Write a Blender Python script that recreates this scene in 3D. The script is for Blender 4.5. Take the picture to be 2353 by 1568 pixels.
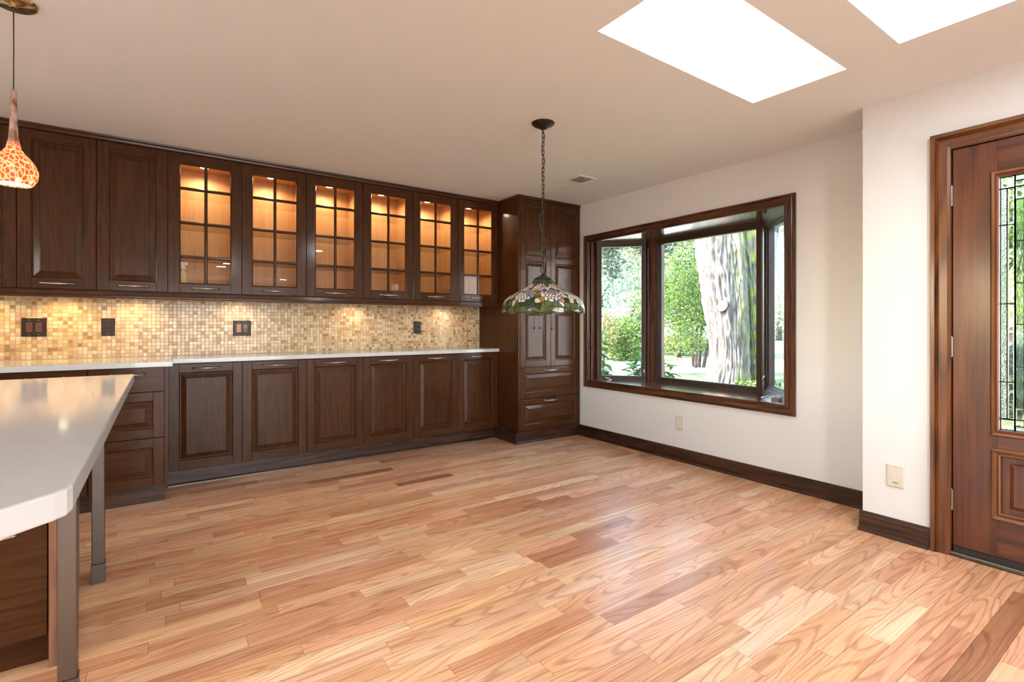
import bpy, bmesh, math, random
from mathutils import Vector, Matrix, noise

# ------------------------------------------------------------------ scene, camera, world, lights
for o in list(bpy.data.objects):
    bpy.data.objects.remove(o, do_unlink=True)
SC = bpy.context.scene
COL = SC.collection
R = random.Random(11)

# camera solved from the photograph's vanishing points (2353 x 1568 frame)
IMG_W, IMG_H, FPX, HORIZON, YAW, CAM_H = 2353, 1568, 1153.0, 747.0, math.radians(34.93), 1.15
cam_data = bpy.data.cameras.new('camera')
cam = bpy.data.objects.new('camera', cam_data)
COL.objects.link(cam)
cam.location = (0, 0, CAM_H)
cam.rotation_euler = (math.pi / 2, 0, -YAW)
cam_data.sensor_width = 36.0
cam_data.sensor_fit = 'HORIZONTAL'
cam_data.lens = FPX / IMG_W * 36.0
cam_data.shift_y = -(IMG_H / 2 - HORIZON) / IMG_W
cam_data.clip_start = 0.02
SC.camera = cam

SC.view_settings.view_transform = 'Standard'
SC.view_settings.look = 'None'
SC.view_settings.gamma = 1.0
SC.view_settings.use_curve_mapping = False
SC.view_settings.exposure = 0.62
SC.cycles.use_adaptive_sampling = True
SC.cycles.adaptive_threshold = 0.09
SC.cycles.adaptive_min_samples = 16
SC.cycles.max_bounces = 7
SC.cycles.transparent_max_bounces = 12

world = bpy.data.worlds.new('sky')
SC.world = world
world.use_nodes = True
wn = world.node_tree
wn.nodes.clear()
w_out = wn.nodes.new('ShaderNodeOutputWorld')
w_bg = wn.nodes.new('ShaderNodeBackground')
w_sky = wn.nodes.new('ShaderNodeTexSky')
w_sky.sky_type = 'NISHITA'
w_sky.sun_disc = False
w_sky.sun_elevation = math.radians(42)
w_sky.sun_rotation = math.radians(-80)
w_sky.air_density = 1.2
w_sky.dust_density = 2.0
w_bg.inputs['Strength'].default_value = 2.2
wn.links.new(w_sky.outputs['Color'], w_bg.inputs['Color'])
wn.links.new(w_bg.outputs['Background'], w_out.inputs['Surface'])

def light(name, kind, loc, energy, color=(1, 1, 1), size=0.1, size_y=None, aim=None, parent=None, spot=None, blend=0.5):
    d = bpy.data.lights.new(name, kind)
    d.energy = energy
    d.color = color
    if kind == 'AREA':
        d.size = size
        if size_y:
            d.shape = 'RECTANGLE'
            d.size_y = size_y
    elif kind == 'SUN':
        d.angle = size
    else:
        d.shadow_soft_size = size
    if kind == 'SPOT':
        d.spot_size = spot or 1.5
        d.spot_blend = blend
    o = bpy.data.objects.new(name, d)
    COL.objects.link(o)
    o.location = loc
    if aim is not None:
        o.rotation_euler = Vector(aim).to_track_quat('-Z', 'Y').to_euler()
    if parent is not None:
        o.parent = parent
    return o

WINDOW_BACK = 110
SUN_TO = Vector((-0.66, 0.12, 0.70)).normalized()         # towards the sun: high over the kitchen side of the house
light('sun_offscreen', 'SUN', (0, 0, 12), 13.0, (1.0, 0.95, 0.86), size=0.012, aim=-SUN_TO)
# daylight at the glazed opening deep behind the photographer (the photograph mirrors a bright opening there in a cabinet pane)
light('window_back_offscreen', 'AREA', (0.9, -6.42, 1.05), WINDOW_BACK, (.90, .955, 1.0), size=3.6, size_y=1.8, aim=(0, 1, 0))

# ------------------------------------------------------------------ helpers
FWD = Vector((math.sin(YAW), math.cos(YAW), 0))
RGT = Vector((math.cos(YAW), -math.sin(YAW), 0))
def at(px, depth, z=None, py=None):
    """point seen at picture column px, at a given depth; height from z or from row py"""
    p = (FWD + RGT * ((px - IMG_W / 2) / FPX)) * depth
    p.z = z if z is not None else CAM_H + (HORIZON - py) / FPX * depth
    return p
def depth_of(p):
    return Vector((p[0], p[1], 0)).dot(FWD)

class MB:
    """collects faces for one mesh"""
    def __init__(self):
        self.v, self.f, self.m, self.mi, self.sm = [], [], [], 0, False
        self.s = []
    def add(self, verts, faces, smooth=False):
        b = len(self.v)
        self.v += [tuple(p) for p in verts]
        for f in faces:
            self.f.append(tuple(b + i for i in f)); self.m.append(self.mi); self.s.append(smooth)
        return self
    def box(self, x0, x1, y0, y1, z0, z1):
        v = [(x0, y0, z0), (x1, y0, z0), (x1, y1, z0), (x0, y1, z0), (x0, y0, z1), (x1, y0, z1), (x1, y1, z1), (x0, y1, z1)]
        return self.add(v, [(0, 3, 2, 1), (4, 5, 6, 7), (0, 1, 5, 4), (1, 2, 6, 5), (2, 3, 7, 6), (3, 0, 4, 7)])
    def prism(self, poly, axis, a, b):
        """poly: 2-D points; axis 0: (y,z) along x, 1: (x,z) along y, 2: (x,y) along z"""
        def P(p, t):
            return (t, p[0], p[1]) if axis == 0 else (p[0], t, p[1]) if axis == 1 else (p[0], p[1], t)
        n = len(poly)
        self.add([P(p, a) for p in poly] + [P(p, b) for p in poly],
                 [tuple(range(n - 1, -1, -1)), tuple(range(n, 2 * n))] + [(i, (i + 1) % n, n + (i + 1) % n, n + i) for i in range(n)])
        return self
    def lathe(self, prof, seg=32, c=(0, 0, 0), smooth=True, close=False, ripple=None):
        vs, fs = [], []
        for i, (r, z) in enumerate(prof):
            for k in range(seg):
                a = 2 * math.pi * k / seg
                rr = r * (1 + (ripple(i, a) if ripple else 0))
                vs.append((c[0] + rr * math.cos(a), c[1] + rr * math.sin(a), c[2] + z))
        for i in range(len(prof) - 1):
            for k in range(seg):
                k2 = (k + 1) % seg
                fs.append((i * seg + k, i * seg + k2, (i + 1) * seg + k2, (i + 1) * seg + k))
        if close:
            fs.append(tuple(range(seg - 1, -1, -1)))
            fs.append(tuple(range((len(prof) - 1) * seg, len(prof) * seg)))
        return self.add(vs, fs, smooth)
    def tube(self, pts, rad, seg=8, smooth=True, closed=False, flat=1.0, up=(0, 0, 1)):
        pts = [Vector(p) for p in pts]
        n = len(pts)
        rad = rad if isinstance(rad, (list, tuple)) else [rad] * n
        vs, fs = [], []
        prev = None
        for i, p in enumerate(pts):
            if closed:
                d = pts[(i + 1) % n] - pts[i - 1]
            else:
                d = pts[min(i + 1, n - 1)] - pts[max(i - 1, 0)]
            d.normalize()
            u = Vector(up) if prev is None else prev
            u = u - d * u.dot(d)
            if u.length < 1e-4:
                u = Vector((1, 0, 0)) - d * d.x
            u.normalize()
            prev = u
            w = d.cross(u)
            for k in range(seg):
                a = 2 * math.pi * k / seg
                vs.append(p + u * (math.cos(a) * rad[i] * flat) + w * (math.sin(a) * rad[i]))
        m = n if closed else n - 1
        for i in range(m):
            j = (i + 1) % n
            for k in range(seg):
                k2 = (k + 1) % seg
                fs.append((i * seg + k, i * seg + k2, j * seg + k2, j * seg + k))
        if not closed:
            fs.append(tuple(range(seg - 1, -1, -1)))
            fs.append(tuple(range((n - 1) * seg, n * seg)))
        return self.add(vs, fs, smooth)
    def ball(self, c, r, seg=10, rings=6, squash=1.0):
        prof = [(max(1e-4, r * math.sin(math.pi * i / rings)), -r * squash * math.cos(math.pi * i / rings)) for i in range(rings + 1)]
        return self.lathe(prof, seg, c)
    def mesh(self, name, mats):
        me = bpy.data.meshes.new(name)
        me.from_pydata(self.v, [], self.f)
        for m in (mats if isinstance(mats, (list, tuple)) else [mats]):
            me.materials.append(m)
        me.polygons.foreach_set('material_index', self.m)
        me.polygons.foreach_set('use_smooth', self.s)
        me.update()
        return me
    def build(self, name, mats, parent=None, loc=(0, 0, 0), bevel=0, seg=1, fix=True):
        me = self.mesh(name, mats)
        if fix:
            bm = bmesh.new(); bm.from_mesh(me)
            bmesh.ops.recalc_face_normals(bm, faces=bm.faces)
            bm.to_mesh(me); bm.free()
        o = put(name, me, parent, loc)
        if bevel:
            b = o.modifiers.new('bevel', 'BEVEL'); b.width = bevel; b.segments = seg; b.limit_method = 'ANGLE'; b.angle_limit = math.radians(40)
        return o

def put(name, me, parent=None, loc=(0, 0, 0), rot=None):
    o = bpy.data.objects.new(name, me)
    COL.objects.link(o)
    o.location = loc
    if rot is not None:
        o.rotation_euler = rot
    o.parent = parent
    return o
def tag(o, label, cat=None, group=None, kind=None):
    o['label'] = label
    if cat: o['category'] = cat
    if group: o['group'] = group
    if kind: o['kind'] = kind
    return o
def thing(name, loc, label, cat=None, group=None, kind=None):
    return tag(put(name, None, None, loc), label, cat, group, kind)
def copy_tree(o, parent=None, loc=None):
    c = o.copy(); COL.objects.link(c)
    c.parent = parent
    if loc is not None: c.location = loc
    for ch in list(o.children):
        copy_tree(ch, c)
    return c

# ------------------------------------------------------------------ materials
def nodes(name):
    m = bpy.data.materials.new(name); m.use_nodes = True
    nt = m.node_tree
    return m, nt, nt.nodes['Principled BSDF']
def setp(b, **k):
    for n, v in k.items():
        b.inputs[{'base': 'Base Color', 'rough': 'Roughness', 'metal': 'Metallic', 'coat': 'Coat Weight', 'coat_rough': 'Coat Roughness', 'spec': 'Specular IOR Level',
                  'trans': 'Transmission Weight', 'ior': 'IOR', 'alpha': 'Alpha', 'emit': 'Emission Color', 'emit_s': 'Emission Strength', 'sheen': 'Sheen Weight'}[n]].default_value = \
            (*v, 1.0) if isinstance(v, tuple) and len(v) == 3 else v
def plain(name, base, rough=0.5, metal=0.0, coat=0.0, bump=0.0, bscale=60.0, spec=0.5, vary=0.0, **k):
    m, nt, b = nodes(name)
    setp(b, base=base, rough=rough, metal=metal, coat=coat, spec=spec, **k)
    N = nt.nodes; L = nt.links
    if bump or vary:
        tc = N.new('ShaderNodeTexCoord'); no = N.new('ShaderNodeTexNoise'); no.inputs['Scale'].default_value = bscale; no.inputs['Detail'].default_value = 4
        L.new(tc.outputs['Object'], no.inputs['Vector'])
        if bump:
            bp = N.new('ShaderNodeBump'); bp.inputs['Strength'].default_value = bump; bp.inputs['Distance'].default_value = 0.004
            L.new(no.outputs['Fac'], bp.inputs['Height']); L.new(bp.outputs['Normal'], b.inputs['Normal'])
        if vary:
            mx = N.new('ShaderNodeMix'); mx.data_type = 'RGBA'
            mx.inputs[6].default_value = (*[c * (1 - vary) for c in base], 1); mx.inputs[7].default_value = (*[min(1, c * (1 + vary)) for c in base], 1)
            L.new(no.outputs['Fac'], mx.inputs[0]); L.new(mx.outputs[2], b.inputs['Base Color'])
    return m
def wood(name, dark, mid, light_, axis, rough=0.32, coat=0.35, scale=1.0, coarse=0.5, bump=0.12, spec=.4, coat_ior=1.5):
    """stained timber, fibres along the given axis of the object's own space"""
    m, nt, b = nodes(name)
    N = nt.nodes; L = nt.links
    tc = N.new('ShaderNodeTexCoord')
    oi = N.new('ShaderNodeObjectInfo')
    off = N.new('ShaderNodeVectorMath'); off.operation = 'MULTIPLY_ADD'
    L.new(oi.outputs['Random'], off.inputs[0]); off.inputs[1].default_value = (7, 9, 11); L.new(tc.outputs['Object'], off.inputs[2])
    mp = N.new('ShaderNodeMapping')
    s = [70 * scale, 70 * scale, 70 * scale]; s[axis] = 2.2 * scale
    mp.inputs['Scale'].default_value = s
    L.new(off.outputs[0], mp.inputs['Vector'])
    n1 = N.new('ShaderNodeTexNoise'); n1.inputs['Scale'].default_value = 1.0; n1.inputs['Detail'].default_value = 6; n1.inputs['Roughness'].default_value = 0.65
    L.new(mp.outputs['Vector'], n1.inputs['Vector'])
    mp2 = N.new('ShaderNodeMapping')
    s2 = [9 * scale, 9 * scale, 9 * scale]; s2[axis] = 1.1 * scale
    mp2.inputs['Scale'].default_value = s2
    L.new(off.outputs[0], mp2.inputs['Vector'])
    n2 = N.new('ShaderNodeTexNoise'); n2.inputs['Scale'].default_value = 1.0; n2.inputs['Detail'].default_value = 3
    L.new(mp2.outputs['Vector'], n2.inputs['Vector'])
    # contour lines of the slow field read as cathedral grain
    mu = N.new('ShaderNodeMath'); mu.operation = 'MULTIPLY'; mu.inputs[1].default_value = 55.0
    L.new(n2.outputs['Fac'], mu.inputs[0])
    sn = N.new('ShaderNodeMath'); sn.operation = 'SINE'; L.new(mu.outputs[0], sn.inputs[0])
    mr = N.new('ShaderNodeMapRange'); mr.inputs['From Min'].default_value = -1; mr.inputs['From Max'].default_value = 1
    mr.inputs['To Min'].default_value = -0.5 * coarse; mr.inputs['To Max'].default_value = 0.5 * coarse
    L.new(sn.outputs[0], mr.inputs['Value'])
    ad = N.new('ShaderNodeMath'); ad.operation = 'MULTIPLY_ADD'; ad.inputs[1].default_value = 0.35
    L.new(mr.outputs[0], ad.inputs[0]); L.new(n1.outputs['Fac'], ad.inputs[2])
    cr = N.new('ShaderNodeValToRGB')
    e = cr.color_ramp.elements
    e[0].position = 0.28; e[0].color = (*dark, 1)
    e[1].position = 0.75; e[1].color = (*light_, 1)
    x = e.new(0.5); x.color = (*mid, 1)
    L.new(ad.outputs[0], cr.inputs['Fac'])
    L.new(cr.outputs['Color'], b.inputs['Base Color'])
    bp = N.new('ShaderNodeBump'); bp.inputs['Strength'].default_value = bump; bp.inputs['Distance'].default_value = 0.002
    L.new(n1.outputs['Fac'], bp.inputs['Height']); L.new(bp.outputs['Normal'], b.inputs['Normal'])
    setp(b, rough=rough, coat=coat, coat_rough=0.14, spec=spec)
    b.inputs['Coat IOR'].default_value = coat_ior
    return m

CAB = ((0.043, 0.0143, 0.0046), (0.063, 0.0220, 0.0070), (0.085, 0.0315, 0.0104))
M = {}
M['cab_x'] = wood('dark_stain_horizontal', *CAB, 0, rough=0.38, coat=.36, spec=.08, coat_ior=1.5)
M['cab_z'] = wood('dark_stain_vertical', *CAB, 2, rough=0.38, coat=.36, spec=.08, coat_ior=1.5)
M['cab_y'] = wood('dark_stain_deep', *CAB, 1, rough=0.38, coat=.36, spec=.08, coat_ior=1.5)
TR = ((0.030, 0.011, 0.006), (0.085, 0.030, 0.014), (0.135, 0.050, 0.022))
M['trim_y'] = wood('oak_trim_along_wall', *TR, 1, rough=0.3, coat=0.3, scale=0.8, coarse=0.8, bump=0.2)
M['trim_z'] = wood('oak_trim_upright', *TR, 2, rough=0.3, coat=0.3, scale=0.8, coarse=0.8, bump=0.2)
M['trim_x'] = wood('oak_trim_across', *TR, 0, rough=0.3, coat=0.3, scale=0.8, coarse=0.8, bump=0.2)
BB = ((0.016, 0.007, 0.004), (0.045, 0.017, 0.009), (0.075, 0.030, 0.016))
M['base_y'] = wood('baseboard_stain', *BB, 1, rough=0.35, coat=0.25, scale=0.8, coarse=0.8)
M['base_x'] = wood('dark_brown_across', *BB, 0, rough=0.35, coat=0.25, scale=0.8, coarse=0.8)  # toe boards and their shoe mouldings: darker brown than the cabinet fronts
DR = ((0.046, 0.0125, 0.005), (0.098, 0.0265, 0.0095), (0.15, 0.046, 0.016))
M['door_z'] = wood('mahogany_upright', *DR, 2, rough=0.34, coat=0.18, scale=0.45, coarse=0.5, bump=0.05)
M['door_y'] = wood('mahogany_across', *DR, 1, rough=0.34, coat=0.18, scale=0.45, coarse=0.5, bump=0.05)
CS = ((0.048, 0.016, 0.005), (0.135, 0.043, 0.011), (0.20, 0.070, 0.019))
M['case_z'] = wood('door_casing_upright', *CS, 2, rough=0.34, coat=0.2, scale=0.5)
M['case_y'] = wood('door_casing_across', *CS, 1, rough=0.34, coat=0.2, scale=0.5)
M['birch_z'] = wood('birch_interior', (0.50, 0.255, 0.095), (0.57, 0.30, 0.12), (0.63, 0.35, 0.15), 2, rough=0.5, coat=0.0, scale=0.6, coarse=0.25, bump=0.03)
M['wall'] = plain('warm_white_paint', (0.765, 0.775, 0.775), rough=0.75, bump=0.05, bscale=220)
M['ceil'] = plain('ceiling_paint', (0.825, 0.845, 0.86), rough=0.85, bump=0.06, bscale=160)
M['shaft'] = plain('bright_white_paint', (0.88, 0.89, 0.88), rough=0.8)
M['quartz'] = plain('white_quartz', (0.62, 0.635, 0.65), rough=0.09, vary=0.03, bscale=9, spec=0.55)
M['grout'] = plain('cream_grout', (0.72, 0.58, 0.39), rough=0.8)
M['steel'] = plain('brushed_steel', (0.17, 0.155, 0.14), rough=0.34, metal=1.0, bump=0.03, bscale=140)
M['pewter'] = plain('antique_pewter', (0.55, 0.47, 0.40), rough=0.28, metal=1.0, vary=0.35, bscale=55)
M['bronze'] = plain('oil_rubbed_bronze', (0.055, 0.042, 0.034), rough=0.3, metal=0.85)
M['hinge'] = plain('aged_nickel', (0.22, 0.19, 0.155), rough=0.35, metal=1.0)
M['brass'] = plain('polished_brass', (0.62, 0.48, 0.27), rough=0.18, metal=1.0)
M['brown_plate'] = plain('brown_plastic', (0.030, 0.015, 0.010), rough=0.3, spec=.25)
M['brown_rocker'] = plain('red_brown_plastic', (0.085, 0.026, 0.016), rough=0.3, coat=0.2)
M['tan_plastic'] = plain('copper_tan_plastic', (0.42, 0.20, 0.13), rough=0.4)
M['black_plastic'] = plain('black_plastic', (0.012, 0.012, 0.012), rough=0.25, coat=0.3)
M['ivory'] = plain('ivory_plastic', (0.66, 0.63, 0.54), rough=0.4)
M['white_plastic'] = plain('white_plastic', (0.80, 0.78, 0.73), rough=0.35)
M['slot'] = plain('slot_shade', (0.03, 0.025, 0.02), rough=0.6)
M['screw'] = plain('screw_metal', (0.6, 0.58, 0.55), rough=0.3, metal=1.0)
M['void'] = plain('dark_inside', (0.012, 0.008, 0.006), rough=0.8)
M['duct'] = plain('grey_filter', (0.30, 0.29, 0.27), rough=0.8)
M['cord'] = plain('cloth_cord', (0.08, 0.07, 0.06), rough=0.6)
M['sash'] = plain('brown_clad_sash', (0.052, 0.030, 0.021), rough=0.4, coat=0.15)
M['lead'] = plain('dark_lead_came', (0.018, 0.017, 0.018), rough=0.4, metal=0.6)
M['rubber'] = plain('black_rubber', (0.012, 0.011, 0.010), rough=0.5)
M['sill_metal'] = plain('weathered_bronze_sill', (0.10, 0.080, 0.060), rough=0.3, metal=0.8)

def glass_mat(name, tint=(1, 1, 1), rough=0.0, gloss=1.0):
    """thin clear pane: see-through with a mirror-like Fresnel sheen"""
    m, nt, b = nodes(name)
    N = nt.nodes; L = nt.links
    N.remove(b)
    out = N['Material Output']
    tr = N.new('ShaderNodeBsdfTransparent'); tr.inputs['Color'].default_value = (*tint, 1)
    gl = N.new('ShaderNodeBsdfGlossy'); gl.inputs['Roughness'].default_value = rough; gl.inputs['Color'].default_value = (gloss, gloss, gloss, 1)
    fr = N.new('ShaderNodeFresnel'); fr.inputs['IOR'].default_value = 1.52
    ge = N.new('ShaderNodeNewGeometry')            # the ray leaves an unrefracted thin pane freely: no inner reflection
    k = N.new('ShaderNodeMath'); k.operation = 'SUBTRACT'; k.inputs[0].default_value = 1.0; L.new(ge.outputs['Backfacing'], k.inputs[1])
    fm = N.new('ShaderNodeMath'); fm.operation = 'MULTIPLY'; L.new(fr.outputs[0], fm.inputs[0]); L.new(k.outputs[0], fm.inputs[1])
    mx = N.new('ShaderNodeMixShader')
    L.new(fm.outputs[0], mx.inputs[0]); L.new(tr.outputs[0], mx.inputs[1]); L.new(gl.outputs[0], mx.inputs[2])
    L.new(mx.outputs[0], out.inputs['Surface'])
    return m
M['glass'] = glass_mat('clear_glass', (0.97, 0.98, 0.97), gloss=.55)
M['window_glass'] = glass_mat('coated_window_glass', (0.985, 0.99, 0.985), gloss=.3)
M['shelf_glass'] = glass_mat('shelf_glass', (0.95, 0.96, 0.93), gloss=.35)
def textured_glass(name, tint, scale, strength, stretch=(1, 1, 1), rough=0.02, kind='noise'):
    m, nt, b = nodes(name)
    N = nt.nodes; L = nt.links
    setp(b, base=tint, rough=rough, trans=1.0, ior=1.3)
    tc = N.new('ShaderNodeTexCoord'); mp = N.new('ShaderNodeMapping'); mp.inputs['Scale'].default_value = stretch
    L.new(tc.outputs['Object'], mp.inputs['Vector'])
    no = N.new('ShaderNodeTexVoronoi' if kind == 'cells' else 'ShaderNodeTexNoise'); no.inputs['Scale'].default_value = scale
    L.new(mp.outputs['Vector'], no.inputs['Vector'])
    bp = N.new('ShaderNodeBump'); bp.inputs['Strength'].default_value = strength; bp.inputs['Distance'].default_value = 0.01
    L.new(no.outputs[0], bp.inputs['Height']); L.new(bp.outputs['Normal'], b.inputs['Normal'])
    return m
M['granite_glass'] = textured_glass('granite_textured_glass', (0.80, 0.90, 0.92), 150, 0.4, kind='cells')
M['rain_glass'] = textured_glass('reeded_water_glass', (0.70, 0.85, 0.78), 40, 0.6, stretch=(1, 2.0, 0.25))
M['bevel_glass'] = textured_glass('bevelled_clear_glass', (1, 1, 1), 12, 0.3)

# ------------------------------------------------------------------ the room
XW, XD, YB, YC = 3.60, 3.235, 4.62, 1.185      # window wall, entry wall, cabinet wall, jog between the two
YF, XL = -6.50, -3.45                          # wall behind the photographer, far kitchen wall
def CZ(y):                                     # the old ceiling sags a little towards the entry
    return 2.40 - 0.0105 * (3.9 - y)

# ceiling with two skylight wells under diffusing acrylic
M['acrylic'], nt_, b_ = nodes('opal_acrylic')
tl_ = nt_.nodes.new('ShaderNodeBsdfTranslucent'); tl_.inputs['Color'].default_value = (.58, .59, .585, 1)
nt_.links.new(tl_.outputs[0], nt_.nodes['Material Output'].inputs['Surface'])
SKY = [(1.49, 2.68, 1.047, 1.511), (1.44, 2.62, 0.362, 0.822)]
xs = sorted({XL - 0.2, 3.8} | {s[0] for s in SKY} | {s[1] for s in SKY})
ys = sorted({YF - 0.2, YB + 0.2} | {s[2] for s in SKY} | {s[3] for s in SKY})
mb = MB()
for i in range(len(xs) - 1):
    for j in range(len(ys) - 1):
        cx, cy = (xs[i] + xs[i + 1]) / 2, (ys[j] + ys[j + 1]) / 2
        if any(s[0] < cx < s[1] and s[2] < cy < s[3] for s in SKY):
            continue
        mb.add([(xs[i], ys[j], CZ(ys[j])), (xs[i + 1], ys[j], CZ(ys[j])), (xs[i + 1], ys[j + 1], CZ(ys[j + 1])), (xs[i], ys[j + 1], CZ(ys[j + 1]))], [(0, 3, 2, 1)])
o = mb.build('ceiling', M['ceil'], fix=False)
tag(o, 'flat pale beige painted ceiling', 'ceiling', kind='structure')
for n, s in enumerate(SKY):
    x0, x1, y0, y1 = s
    zt = 3.02
    w = thing('window_%d' % (n + 2), ((x0 + x1) / 2, (y0 + y1) / 2, CZ(y0)),
              ['skylight with a white plastered shaft above the bay window side', 'skylight with a white shaft opposite the entry door'][n], 'skylight', kind='structure')
    c = w.location
    a = [(x0, y0, CZ(y0)), (x1, y0, CZ(y0)), (x1, y1, CZ(y1)), (x0, y1, CZ(y1))]
    b = [(x0, y0, zt), (x1 - 0.12, y0, zt), (x1 - 0.12, y1, zt), (x0, y1, zt)]
    for k in range(4):
        k2 = (k + 1) % 4
        q = [a[k], a[k2], b[k2], b[k]]
        MB().add([(p[0] - c.x, p[1] - c.y, p[2] - c.z) for p in q], [(0, 1, 2, 3)]).build('shaft_panel', M['shaft'], w, fix=False)
    MB().box(x0 - c.x, x1 - 0.12 - c.x, y0 - c.y, y1 - c.y, zt + 0.03 - c.z, zt + 0.036 - c.z).build('pane', M['acrylic'], w)
    f = MB()
    for (fx0, fx1, fy0, fy1) in ((x0 - .05, x1 - .07, y0 - .05, y0 + .02), (x0 - .05, x1 - .07, y1 - .02, y1 + .05), (x0 - .05, x0 + .02, y0, y1), (x1 - .14, x1 - .07, y0, y1)):
        f.box(fx0 - c.x, fx1 - c.x, fy0 - c.y, fy1 - c.y, zt - c.z, zt + 0.05 - c.z)
    f.build('skylight_frame', M['white_plastic'], w)

def wall(name, boxes, label):
    m = MB()
    for b in boxes: m.box(*b)
    return tag(m.build(name, M['wall']), label, 'wall', kind='structure')
ZT = 2.46
WY0, WY1, WZ0, WZ1 = 1.79, 3.76, 0.585, 1.995     # bay opening
DY0, DY1, DZ1 = -0.13, 0.812, 2.045               # entry door opening
wall('wall_back', [(XL - .2, 3.8, YB, YB + .15, 0, ZT)], 'cream painted wall behind the run of cabinets')
wall('wall_right', [(XW, XW + .15, YC - .1, WY0 - .03, 0, ZT), (XW, XW + .15, WY1 + .03, YB, 0, ZT), (XW, XW + .15, WY0 - .03, WY1 + .03, 0, WZ0 - .035), (XW, XW + .15, WY0 - .03, WY1 + .03, WZ1 + .035, ZT)],
     'warm white wall around the bay window')
wall('wall_entry', [(XD, XD + .16, DY1, YC, 0, ZT), (XD, XD + .16, YF, DY0, 0, ZT), (XD, XD + .16, DY0, DY1, DZ1, ZT), (XD + .16, XW + .15, YC - .1, YC, 0, ZT)],
     'white wall that steps forward beside the entry door')
wall('wall_front', [(XL - .2, -1.0, YF - .15, YF, 0, ZT), (2.8, 3.8, YF - .15, YF, 0, ZT), (-1.0, 2.8, YF - .15, YF, 2.05, ZT), (-1.0, 2.8, YF - .15, YF, 0, .06)], 'cream wall with wide glass doors opposite the cabinets')
wall('wall_left', [(XL - .2, XL, YF, .25, 0, ZT), (XL - .2, XL, 2.35, YB, 0, ZT), (XL - .2, XL, .25, 2.35, 0, 1.0), (XL - .2, XL, .25, 2.35, 2.12, ZT)], 'cream kitchen wall with an added window opening, out of view')
w = thing('door_2', (0.9, YF - .07, 0.06), 'wide glazed patio doors opposite the cabinets', 'door', kind='structure')
for k in range(3):
    x0 = -1.9 + k * 1.2667
    f = MB()
    f.box(x0, x0 + .07, -.03, .03, 0, 1.99); f.box(x0 + 1.1967, x0 + 1.2667, -.03, .03, 0, 1.99); f.box(x0, x0 + 1.2667, -.03, .03, 1.91, 1.99); f.box(x0, x0 + 1.2667, -.03, .03, 0, .1)
    p = f.build('door_leaf', M['sash'], w)
    MB().box(x0 + .07, x0 + 1.1967, -.004, .004, .1, 1.91).build('pane', M['glass'], p)
w = thing('window_4', (XL - .1, 1.3, 1.0), 'invented kitchen window, out of view, letting in daylight', 'window', kind='structure')  # invented window, out of view, put in to let daylight inside
f = MB()
for (a0, a1, b0, b1) in ((-1.05, -.99, 0, 1.12), (.99, 1.05, 0, 1.12), (-1.05, 1.05, 0, .06), (-1.05, 1.05, 1.06, 1.12), (-.03, .03, 0, 1.12)):
    f.box(-.03, .03, a0, a1, b0, b1)
f.build('sash', M['sash'], w)
MB().box(-.004, .004, -.99, .99, .06, 1.06).build('pane', M['glass'], w)

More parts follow.
